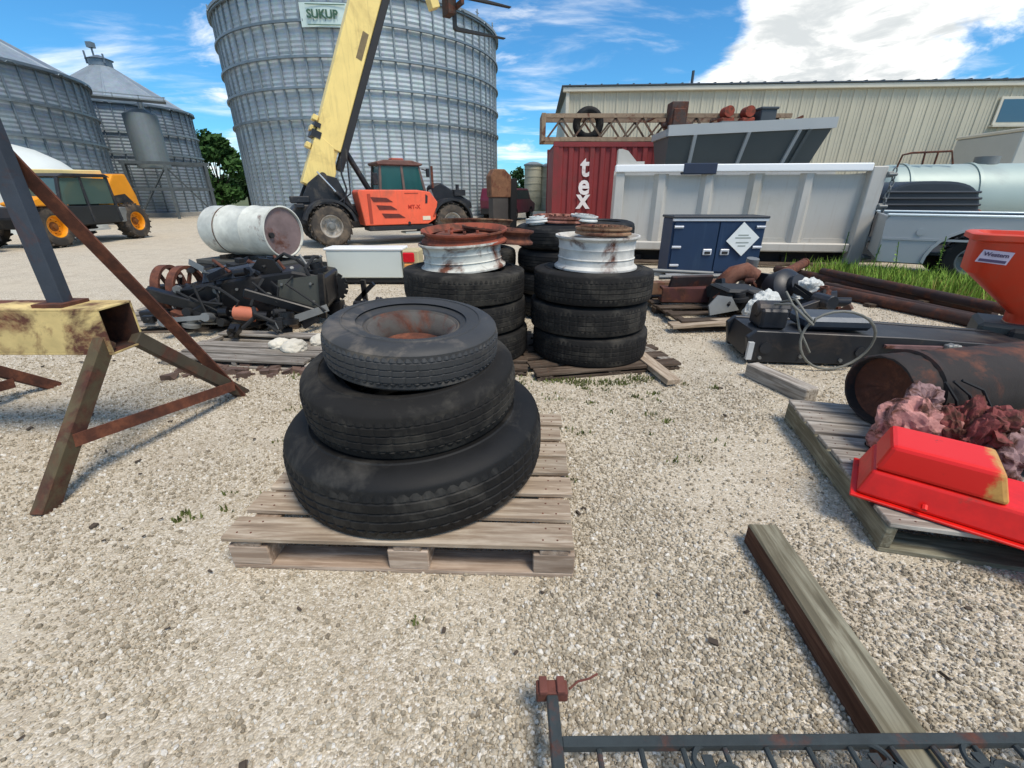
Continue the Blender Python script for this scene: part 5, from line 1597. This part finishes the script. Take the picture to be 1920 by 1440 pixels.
for lab, loc, size, seed in (('crumpled white plastic sheet at the front of the heap', (2.44, 4.20, .11), (.19, .12, .20), 21), ('white plastic wrap at the right of the black gearbox', (3.22, 4.78, .22), (.20, .13, .15), 23)):
    crumple(lab, loc, size, M('plastic_white', srgb(206, 208, 202), .08, 8, .45, 0, .1), seed, 30, 9, .42, 'plastic_sheet', 'plastic sheet', 'white plastic on the scrap heap')
bit('black_linkage', MB().bar((0, 0, .05), (.5, -.1, .25), .07, .07).bar((.5, -.1, .25), (.62, .1, .1), .07, .07).tube((.5, -.2, .25), (.5, 0, .25), .07, 12), BLKS, (2.5, 4.2, .05), (0, 0, R(10)), 'black steel linkage in front of the white plastic sheet', 'linkage')
bit('rusty_plate', MB().bx(-.25, .25, -.02, .02, 0, .3), rust('plate_dark', srgb(58, 48, 46), .5, 5, dark=.8), (2.0, 5.05, .13), (R(20), 0, R(10)), 'dark rusty plate leaning at the left of the heap', 'steel plate')

# rusty long pipes on the ground
PB = rust('longpipe', srgb(58, 44, 42), .47, 4, dark=.62)
PIPES = [((4.55, 7.7, .062), (5.35, 4.75, .062), .062, 'far long rusty pipe along the grass strip'), ((4.1, 6.2, .066), (4.75, 4.15, .066), .066, 'near long rusty pipe on the gravel beside the plough frame'),
         ((4.8, 6.9, .15), (5.15, 4.45, .145), .055, 'dark pipe lying on top between the long pipes'), ((4.55, 6.4, .042), (5.0, 4.4, .042), .04, 'thin dark pipe between the two long pipes'),
         ((3.55, 6.1, .15), (4.75, 7.3, .22), .07, 'short reddish pipe lying slantwise at the head of the pipes')]
for p0, p1, r_, lab in PIPES:
    c = (Vector(p0) + Vector(p1)) / 2
    a, b_ = Vector(p0) - c, Vector(p1) - c
    d = (b_ - a).normalized()
    mb = MB().tube(a, b_, r_, 16, cap=False).tube(a, b_, r_ * .82, 16, cap=False)
    mb.tube(b_ - d * .05, b_ + d * .0, r_ * 1.12, 16)
    tag(mb.build('rusty_pipe', PB if 'reddish' not in lab else RUSTM, None, smooth=True, loc=c), lab, 'pipe', 'long rusty pipes on the ground')
for x, y, s_, rz in ((4.75, 5.3, 1.0, 12), (4.6, 6.5, .9, -8)):
    tag(MB().box((0, 0, .02), (s_, .1, .04)).build('timber_bearer', WOODD, None, .004, loc=(x, y, .001), rot=(0, 0, R(rz))), 'dark timber bearer under the %s of the long pipes' % ('near end' if y < 6 else 'far end'), 'timber')
# debris sticks beside the tyre stack
for k, (p, rz, l, lab) in enumerate((((1.07, 3.12, .03), -78, .62, 'grey split plank at the right foot of the tyre stack'), ((1.14, 3.45, .02), -60, .38, 'short broken board beside the right tyre stack'))):
    tag(jitter(MB().box((0, 0, .02), (l, .1, .035)), .006, k).build('broken_board', WOODG if k else WOODP, None, .003, loc=p, rot=(R(4), R(2), R(rz))), lab, 'board')

# ------------------------------------------------------------------ left machinery pile
pallet('flat grey pallet under the black machinery at the left', (-3.15, 4.75, 0), 6, 1.9, 1.2, 6, .13, .09, WOODG, WOODD)
pallet('broken grey pallet in front of the black machinery', (-2.12, 3.55, 0), -7, 1.25, .75, 5, .12, .07, WOODG, WOODG, 'stringer', .05, missing=(3,))
BM = M('implement_black', srgb(20, 21, 24), .3, 5, .4, .1, .15, dirt=srgb(62, 58, 54), dirt_amt=.16, rvar=.1)
mw = thing('mower_deck', 'big black implement deck with crossed arms on the left pallet', 'implement', (-2.75, 4.55, .092), 8)
MB().prism([(-.6, 0), (.75, 0), (.85, .12), (.85, .40), (.55, .46), (-.1, .38), (-.6, .30)], -.25, .35).build('housing', BM, mw, .02)
MB().prism([(.35, .10), (.80, .10), (.80, .42), (.42, .38)], -.275, -.252).build('side_plate', M('plate_olive', srgb(78, 80, 74), .15, 5, .6), mw)
MB().prism([(-.35, .33), (.2, .40), (.15, .52), (-.3, .46)], -.15, .3).build('top_box', M('box_slate', srgb(46, 54, 66), .2, 5, .5), mw, .02)
MB().bar((-.75, -.3, .30), (.25, -.42, .0), .09, .11).build('arm', BM, mw, .01)
MB().bar((-.55, -.36, .02), (-.1, -.38, .22), .08, .08).build('arm', BM, mw, .01)
MB().bar((.15, -.42, .30), (.75, -.4, .08), .07, .09).build('arm', BM, mw, .01)
MB().bar((-.95, .1, .22), (-.3, 0, .24), .12, .16).build('arm', BM, mw, .01)
MB().bar((-.95, -.15, .05), (-.1, -.25, .06), .12, .1).build('skid', BM, mw, .01)
MB().tube((.04, -.44, .115), (.22, -.46, .09), .068, 16).build('motor', M('motor_salmon', srgb(190, 110, 82), .12, 5, .55), mw, smooth=True)
MB().tube((.24, -.46, .08), (.33, -.46, .07), .05, 12).tube((-.10, -.43, .12), (-.02, -.44, .12), .05, 12).build('motor_cap', BM, mw, smooth=True)
MB().path([(-.2, -.3, .35), (-.05, -.42, .33), (.1, -.46, .22), (.05, -.46, .15)], .014, 6).path([(.3, -.3, .4), (.25, -.42, .3), (.2, -.46, .18)], .014, 6).path([(-.5, -.3, .3), (-.3, -.4, .22), (-.05, -.45, .2)], .012, 6).build('hose', DKU, mw, smooth=True)
for x, z in ((-.5, .42), (-.15, .40), (.3, .33)):
    MB().tube((x, -.26, z - .1), (x, -.30, z - .1), .035, 10).build('fitting', GRYM, mw)
MB().bar((.80, -.3, 0), (.84, -.3, .44), .05, .06).build('upright', BM, mw)
for i, (x, lab) in enumerate(((-3.58, 'left rusty spoked iron ring beside the black machinery'), (-3.36, 'right rusty spoked iron ring touching the black machinery'))):
    t = thing('spoked_ring', lab, 'iron ring', (x, 4.60 - .05 * i, .091), 0, 'rusty spoked rings')
    m = Matrix.Translation((0, 0, .245)) @ Matrix.Rotation(R(96 - 8 * i), 4, 'Z') @ Matrix.Rotation(R(90), 4, 'X')
    MB().lathe([(.215, -.04), (.245, -.04), (.245, .04), (.215, .04)], 36, m, closed=True).build('hoop', RUSTM, t, smooth=True)
    MB().lathe([(.03, -.05), (.05, -.05), (.05, .05), (.03, .05)], 16, m, closed=True).build('hub', RDK, t)
    for k in range(6):
        a = k * math.pi / 3
        MB().bar(m @ Vector((.045 * math.cos(a), .045 * math.sin(a), 0)), m @ Vector((.22 * math.cos(a), .22 * math.sin(a), 0)), .02, .035).build('spoke', RDK, t)
spk = thing('sprocket', 'black toothed sprocket standing at the right of the black machinery', 'sprocket', (-2.0, 4.9, 0))
m = Matrix.Translation((0, 0, .30)) @ Matrix.Rotation(R(20), 4, 'Z') @ Matrix.Rotation(R(90), 4, 'X')
MB().lathe([(.06, -.03), (.14, -.03), (.14, .03), (.06, .03)], 36, m, closed=True).build('plate', BM, spk)
for k in range(14):
    a = 2 * math.pi * k / 14
    MB().bar(m @ Vector((.135 * math.cos(a), .135 * math.sin(a), 0)), m @ Vector((.165 * math.cos(a), .165 * math.sin(a), 0)), .03, .05).build('tooth', BM, spk)
MB().bx(-.08, .08, -.08, .08, 0, .14).build('stand', BM, spk)
tag(MB().bar((0, 0, 0), (0, 0, .34), .05, .05).bar((-.1, 0, .1), (.12, 0, .3), .05, .05).tube((-.12, 0, .06), (.1, -.1, .06), .05, 10).build('linkage_scrap', BM, None, loc=(-1.72, 5.1, .0)), 'black linkage standing under the white tailgate', 'linkage')
for k, (x, y, s_) in enumerate(((-1.62, 4.75, .08), (-1.78, 4.6, .07), (-1.5, 4.95, .07))):
    crumple('%s black scrap casting below the white tailgate' % ('largest', 'nearest', 'rightmost')[k], (x, y, .001), (s_, s_, s_ * 1.6), BM, 40 + k, 20 * k, 8, .5, 'scrap_casting', 'casting', 'small castings by the tailgate')

# flat cart carrying the white drum
fc = thing('flat_cart', 'low black flat cart under the white drum', 'cart', (-3.55, 6.35, 0), -22)
MB().bx(-.75, .75, -.4, .4, .36, .42).build('deck', M('deck_grey', srgb(70, 70, 66), .2, 5, .7), fc, .008)
MB().bx(-.8, .8, -.42, -.36, .28, .36).bx(-.8, .8, .36, .42, .28, .36).bx(-.8, -.74, -.36, .36, .28, .36).bx(.74, .8, -.36, .36, .28, .36).build('frame', BM, fc)
MB().bx(.25, .72, -.46, -.422, .10, .36).build('end_box', M('box_olive', srgb(82, 80, 66), .2, 5, .7), fc, .01)
MB().bx(-.55, .2, -.30, .30, .12, .27).build('tool_box', BM, fc, .02)
for x in (-.6, .6):
    for y, sd in ((-.33, -1), (.33, 1)):
        machine_wheel(fc, x, y, .17, .10, sd, RUB, GRYM, GRYM, 14)
cs = MB()
for x in (-.4, .35):
    cs.bx(x - .06, x + .06, -.25, .25, .421, .47)
cs.build('cradle', WOODD, fc)
WD = rust('drum_white', srgb(208, 209, 198), .36, 3.2, .5, bump=.1)
pR, pL = Vector((-3.02, 6.12, .785)), Vector((-4.22, 6.58, .785))
ax = (pR - pL); LN = ax.length; ax.normalize()
dr = thing('steel_drum', 'white steel drum lying on its side on the flat cart', 'drum', tuple(pL), 0)
q = Vector((0, 0, 1)).rotation_difference(ax).to_matrix().to_4x4()
r_ = .315
MB().lathe([(0, .03), (.12, .02), (.25, .02), (.29, .05), (r_, .10), (r_, LN * .30), (r_ + .012, LN * .32), (r_, LN * .34), (r_, LN * .64), (r_ + .012, LN * .66), (r_, LN * .68), (r_, LN - .01), (r_ + .012, LN), (r_ - .005, LN + .005), (r_ - .01, LN - .025)], 48, q).build('shell', WD, dr, smooth=True)
MB().lathe([(r_ - .009, LN - .026), (.1, LN - .022), (0, LN - .022)], 48, q).build('lid', rust('drum_lid', srgb(126, 108, 106), .4, 3.5, .7), dr, smooth=True)
for f_ in (.285, .655):
    MB().lathe([(r_ + .002, LN * f_), (r_ + .007, LN * f_), (r_ + .007, LN * f_ + .014), (r_ + .002, LN * f_ + .014)], 48, q, closed=True).build('seam_band', rust('seam_rust', srgb(120, 108, 92), .5, 9, dark=.8), dr, smooth=True)
MB().lathe([(.035, LN - .02), (.035, LN + .012), (0, LN + .012)], 14, q @ Matrix.Translation((-.05, -.2, 0))).build('bung', DKU, dr)

# white trailer tail with red lamp
wtb = thing('tailgate_box', 'white truck tail section with red and amber lamp between drum and tyres', 'truck tail', (-2.72, 6.6, 0), 0)
MB().bx(0, 1.10, 0, .35, .10, .49).build('panel', M('tail_white', srgb(206, 214, 208), .04, 2, .5, 0, .03), wtb, .012)
MB().bx(-.02, 1.13, -.012, .36, .492, .53).build('top_edge', DWT, wtb, .01)
MB().bx(0, 1.12, .02, .3, .03, .098).build('under_frame', DKU, wtb)
MB().bx(1.115, 1.36, -.02, .34, .13, .50).build('corner_housing', M('housing_beige', srgb(176, 164, 126), .15, 4, .6), wtb, .02)
MB().bx(1.13, 1.30, -.05, -.021, .33, .47).build('tail_lamp', M('lamp_red_bright', srgb(196, 22, 34), .1, 6, .25), wtb, .02)
MB().bx(1.14, 1.29, -.045, -.021, .22, .315).build('indicator_lamp', M('lamp_amber', srgb(226, 158, 84), .1, 6, .3), wtb, .015)
MB().bx(1.15, 1.35, .0, .3, .0, .128).build('leg', M('leg_grey', srgb(112, 116, 122), .15, 5, .6), wtb)
for x in (.1, .6):
    MB().bx(x, x + .1, .05, .25, 0, .029).build('foot', DKU, wtb)

# pale rocks by the broken pallet
ROCK = M('rock_pale', srgb(206, 200, 184), .15, 7, .9, 0, .4)
for k, (x, y, s_, lab) in enumerate(((-1.78, 3.42, .085, 'largest pale rock on the corner of the broken pallet'), (-1.92, 3.48, .07, 'pale rock at the left of the largest rock'), (-1.66, 3.60, .07, 'pale rock behind the largest rock'))):
    crumple(lab, (x, y, .07), (s_ * 1.2, s_, s_ * .8), ROCK, 60 + k, 30 * k, 5, .35, 'rock', 'rock', 'pale rocks by the broken pallet')
# clods of dark soil and rubbish in front of the broken pallet
rr = random.Random(12)
mb = MB()
for k in range(70):
    x, y = rr.uniform(-2.55, -1.55), rr.gauss(3.12, .07)
    s_ = rr.uniform(.012, .04)
    bb = jitter(MB().box((x, y, s_ * .4), (s_ * 2, s_ * 1.6, s_)), s_ * .35, k)
    mb.add(bb.v, bb.f)
tag(mb.build('soil_clods', M('soil_clod', srgb(104, 84, 74), .35, 9, .95, 0, .4), None), 'brown soil clods and rubbish in front of the broken pallet', 'soil', kind='stuff')

# ------------------------------------------------------------------ far yard pieces between bin and container
mv = thing('parked_van', 'dark maroon and black van parked far behind the tyres', 'van', (-.15, 24.5, 0), 70)
MB().prism([(-1.9, .35), (1.9, .35), (2.0, .8), (1.2, 1.0), (.7, 1.5), (-1.7, 1.5), (-1.95, 1.0)], -.8, .8).build('body', M('van_maroon', srgb(92, 26, 46), .15, 3, .35), mv, .05)
MB().prism([(-1.6, 1.02), (.9, 1.02), (.6, 1.42), (-1.55, 1.42)], -.815, .815).build('window', M('van_window', srgb(24, 28, 34), .2, 3, .2), mv)
MB().bx(-2.05, -1.96, -.7, .7, .35, .6).build('bumper', DKU, mv)
for x in (-1.2, 1.25):
    for y, sd in ((-.7, -1), (.7, 1)):
        machine_wheel(mv, x, y, .34, .22, sd, RUB, GRYM, GRYM, 16)
sb_ = thing('wooden_shed', 'narrow brown wooden feed box on a dark stand beside the telehandler', 'feed box', (-.42, 15.2, 0), 20)
MB().prism([(-.32, 1.15), (.32, 1.15), (.34, 1.75), (.12, 1.95), (-.2, 1.95), (-.34, 1.75)], -.25, .25).build('box', rust('box_brown', srgb(130, 92, 66), .45, 4), sb_, .02)
MB().bx(-.28, .24, -.22, .22, 0, 1.148).build('stand', M('stand_dark', srgb(70, 66, 62), .2, 4, .7), sb_, .01)
MB().bx(.345, .56, -.15, .15, 0, 1.7).build('side_post', DKU, sb_, .01)

# ------------------------------------------------------------------ grass and weeds
GB = [M('grass_blade', srgb(122, 152, 62), .3, 4, .8, 0, 0, spec=.2), M('grass_dry', srgb(156, 150, 84), .25, 4, .85, 0, 0, spec=.2), M('weed_leaf', srgb(72, 104, 44), .3, 5, .8, 0, 0, spec=.2)]


def blades(name, pts, mat, hmin, hmax, w, label):
    mb = MB(); rr = random.Random(len(pts))
    for x, y in pts:
        a = rr.uniform(0, 6.28); h = rr.uniform(hmin, hmax); ln = rr.uniform(.1, .6) * h
        dx, dy = math.cos(a), math.sin(a)
        px, py = -dy * w, dx * w
        mb.add([(x - px, y - py, 0), (x + px, y + py, 0), (x + px * .7 + dx * ln * .4, y + py * .7 + dy * ln * .4, h * .6), (x - px * .7 + dx * ln * .4, y - py * .7 + dy * ln * .4, h * .6), (x + dx * ln, y + dy * ln, h)],
               [(0, 1, 2, 3), (3, 2, 4)])
    return tag(mb.build(name, mat, None), label, 'grass', kind='stuff')


rr = random.Random(5)
pts = []
for k in range(5200):
    t = rr.random()
    x = 5.05 + t * 1.6 + rr.gauss(0, .28); y = 7.35 - t * 2.3 + rr.gauss(0, .30)
    if x > 4.9 + (7.4 - y) * .13:
        pts.append((x, y))
blades('tall_grass', pts[:3400], GB[0], .10, .34, .007, 'tall green grass in front of the silver pickup')
blades('dry_grass', pts[3400:], GB[1], .08, .26, .006, 'yellowish dry grass among the tall grass')
tuft = []
rt_ = random.Random(8)
for cx_, cy_, n_, s_ in [(rt_.uniform(-.1, 1.5), rt_.uniform(1.7, 3.0), rt_.randint(8, 26), rt_.uniform(.012, .03)) for _ in range(26)] + [(rt_.uniform(-1.7, -1.0), rt_.uniform(1.3, 3.0), rt_.randint(6, 18), rt_.uniform(.012, .025)) for _ in range(12)] + list(((.30, 2.95, 160, .06), (.48, 2.90, 150, .06), (.72, 2.88, 140, .06), (.92, 2.95, 160, .06), (.60, 2.75, 30, .06), (.28, 2.62, 24, .05), (.05, 3.05, 40, .06), (.9, 2.6, 14, .06), (-1.35, 2.45, 16, .05), (-1.6, 3.0, 40, .07),
                         (.62, 2.42, 12, .04), (.35, 2.2, 10, .04), (-.30, .98, 8, .02), (-1.1, 1.75, 8, .02), (.95, 1.9, 10, .03))):
    for k in range(n_):
        tuft.append((rr.gauss(cx_, s_), rr.gauss(cy_, s_ * .6)))
blades('weed_tufts', tuft, M('tuft_olive', srgb(96, 104, 58), .3, 9, .9, 0, 0, spec=.2), .008, .03, .005, 'small green weed tufts in the gravel by the tyre stacks')


def weed(x, y, h, seed, label):
    rr = random.Random(seed)
    t = thing('tall_weed', label, 'weed', (x, y, 0), 0, 'tall weeds by the pickup')
    top = (rr.uniform(-.08, .08), rr.uniform(-.05, .05), h)
    MB().path([(0, 0, 0), (top[0] * .3, 0, h * .5), top], .006, 5).build('stem', GB[2], t)
    mb = MB()
    for k in range(46):
        z = h * rr.uniform(.12, 1); a = rr.uniform(0, 6.28); l = rr.uniform(.04, .11) * (1.15 - z / h)
        p = Vector((top[0] * z / h, top[1] * z / h, z)); d = Vector((math.cos(a), math.sin(a), rr.uniform(-.2, .6)))
        s_ = Vector((-d.y, d.x, 0)) * .014
        mb.add([p, p + d * l * .5 + s_, p + d * l, p + d * l * .5 - s_], [(0, 1, 2, 3)])
    mb.build('leaf_cluster', GB[0] if seed % 2 else GB[2], t)


weed(5.62, 6.55, .62, 1, 'tall weed in front of the pickup tailgate')
weed(5.50, 6.85, .55, 2, 'weed between the dump body post and pickup')
weed(5.95, 6.25, .72, 3, 'tallest weed against the pickup bed side')
weed(5.38, 7.35, .70, 4, 'weed climbing at the dump body chain')
weed(6.25, 5.9, .35, 5, 'low weed at the pickup wheel')

# ------------------------------------------------------------------ small hardware on the black machinery
rr = random.Random(31)
boltm = MB().tube((0, 0, 0), (0, -.016, 0), .014, 6).mesh('bolt', GRYM)
for x, z in ((-.52, .08), (-.52, .22), (-.2, .08), (.02, .30), (.3, .06), (.45, .16), (.45, .34), (.72, .16), (.72, .34)):
    obj('bolt', boltm, mw, (x, -.25 if x < .4 else -.276, z))
for k in range(9):
    x = rr.uniform(-.6, .75); z = rr.uniform(.38, .5)
    a = (x, rr.uniform(-.2, .2), z - .05); b_ = (x + rr.uniform(-.2, .2), a[1] + rr.uniform(-.15, .15), z + rr.uniform(.02, .10))
    MB().tube(a, b_, rr.uniform(.012, .028), 8).build('lever', (BM, GRYM, RDK)[k % 3], mw, smooth=True)
for k in range(6):
    x = rr.uniform(-.6, .6)
    pts_ = [(x, -.28, rr.uniform(.3, .45)), (x + rr.uniform(-.1, .15), -.40, rr.uniform(.25, .4)), (x + rr.uniform(0, .3), -.44, rr.uniform(.05, .2)), (x + rr.uniform(.1, .4), -.36, rr.uniform(.02, .12))]
    MB().path(pts_, .011, 6).build('hose', DKU, mw, smooth=True)
for k in range(5):
    x = -.8 + k * .34
    MB().box((x, -.33, .05), (.10, .05, .07)).tube((x, -.36, .05), (x, -.33, .05), .02, 8).build('bracket', (BM, GRYM)[k % 2], mw, .006)
# bits on the plough frame
for k in range(7):
    x = .12 + k * .3
    obj('bolt', boltm, pf, (x, -.001, .06 + .02 * (k % 2)))
# telehandler fittings: hoses along the boom, rams, lamps, dirt guards
MB().add(*boom_box(2.9, 3.5, .06, .2, -.246, -.241)).build('boom_decal', M('decal_grey', srgb(120, 104, 72), .2, 8, .6), tl)
MB().bx(2.40, 2.62, -1.032, -1.021, .60, .70).build('warning_label', M('label_pale', srgb(226, 214, 190), .1, 9, .5), hood)
MB().bx(.98, 1.06, -1.032, -1.021, .55, 1.25).build('hood_seam', MATS['hood_seam_red'], hood)
MB().tube((2.95, -.5, 1.4), (2.95, -.5, 1.95), .035, 10).build('exhaust', RUSTM, tl, smooth=True)

# dark chips and twigs lying on the gravel
mb = MB(); rr = random.Random(77)
for k in range(130):
    a = rr.uniform(.1, 3.04); d = .7 + 4.2 * rr.random()
    x, y = d * math.cos(a), d * math.sin(a)
    l = rr.uniform(.006, .03); b_ = jitter(MB().box((0, 0, 0), (l, l * rr.uniform(.25, .6), l * .3)), l * .1, k)
    mb.add(b_.v, b_.f, Matrix.Translation((x, y, .012)) @ Matrix.Rotation(rr.uniform(0, 6.28), 4, 'Z') @ Matrix.Rotation(rr.uniform(-.3, .3), 4, 'X'))
tag(mb.build('bark_chips', M('chip_dark', srgb(72, 62, 52), .4, 20, .9, 0, 0), None), 'dark bark chips and twigs strewn over the gravel', 'debris', kind='stuff')

# ------------------------------------------------------------------ tangled small scrap in the two heaps
def shape_kit(seed):
    rr = random.Random(seed)
    out = []
    out.append(MB().bar((-.14, 0, .03), (.14, .02, .06), .035, .03).tube((.12, -.04, .05), (.12, .06, .05), .035, 10).tube((-.13, -.03, .03), (-.13, .05, .03), .03, 10))
    out.append(MB().path([(-.16, 0, .02), (-.08, .05, .09), (.02, -.02, .13), (.10, -.07, .08), (.17, .0, .02)], .013, 6))
    out.append(MB().box((0, 0, .04), (.12, .09, .08)).box((.03, 0, .095), (.05, .05, .04)).tube((-.09, 0, .04), (.1, 0, .04), .02, 8))
    out.append(MB().angle_iron((-.2, 0, .03), (.2, .03, .05), .05, .008))
    out.append(MB().lathe([(.03, 0), (.07, 0), (.07, .03), (.045, .035), (.045, .07), (.03, .07)], 16, closed=True))
    out.append(MB().prism([(-.1, 0), (.12, 0), (.08, .1), (-.02, .13), (-.1, .07)], -.008, .008))
    return out


KINDS_ = (('linkage_bar', 'short link bar with round eyes'), ('hose_piece', 'bent length of black hose'), ('metal_block', 'small stepped metal block'), ('angle_offcut', 'angle iron offcut'), ('bearing_ring', 'round bearing ring'), ('gusset_plate', 'flat gusset plate'))


def tangle(n, cx, cy, sx_, sy_, zfun, mats, seed, where, group):
    rr = random.Random(seed)
    kit = [k.mesh('scrap_part', None, 0, True) for k in shape_kit(seed)]
    made = {}
    for k in range(n):
        q = k % len(kit)
        me = kit[q].copy()
        m_ = mats[rr.randrange(len(mats))] if q != 1 else DKU
        me.materials.clear(); me.materials.append(m_)
        x, y = cx + rr.uniform(-sx_, sx_), cy + rr.uniform(-sy_, sy_)
        o = obj(KINDS_[q][0], me, None, (x, y, zfun(x, y, rr)), (rr.uniform(-.4, .4), rr.uniform(-.5, .5), rr.uniform(0, 6.28)))
        o.scale = [rr.uniform(.8, 1.5)] * 3
        made.setdefault(q, []).append(o)
    for q, os_ in made.items():
        os_.sort(key=lambda o: o.location.x / o.location.y)
        words = {1: ('',), 2: ('left ', 'right '), 3: ('left ', 'middle ', 'right ')}[len(os_)]
        for o, w_ in zip(os_, words):
            tag(o, w_ + KINDS_[q][1] + ' ' + where, 'scrap part', group)


tangle(16, -2.65, 4.02, .75, .16, lambda x, y, q: .05 + q.uniform(0, .10), (BM, BM, DKU, RDK, GRYM), 5, 'along the front of the black machinery', 'tangled scrap at the black machinery')
tangle(10, -2.6, 4.5, .7, .2, lambda x, y, q: .50 + q.uniform(0, .06), (BM, BM, DKU, GRYM), 6, 'on top of the black machinery', 'scrap on top of the black machinery')
tangle(18, 2.75, 4.75, .7, .42, lambda x, y, q: .12 + q.uniform(0, .18), (BM, RDK, RDK, RUSTM, GRYM, DKU), 7, 'in the heap before the blue cabinet', 'tangled scrap in the right heap')
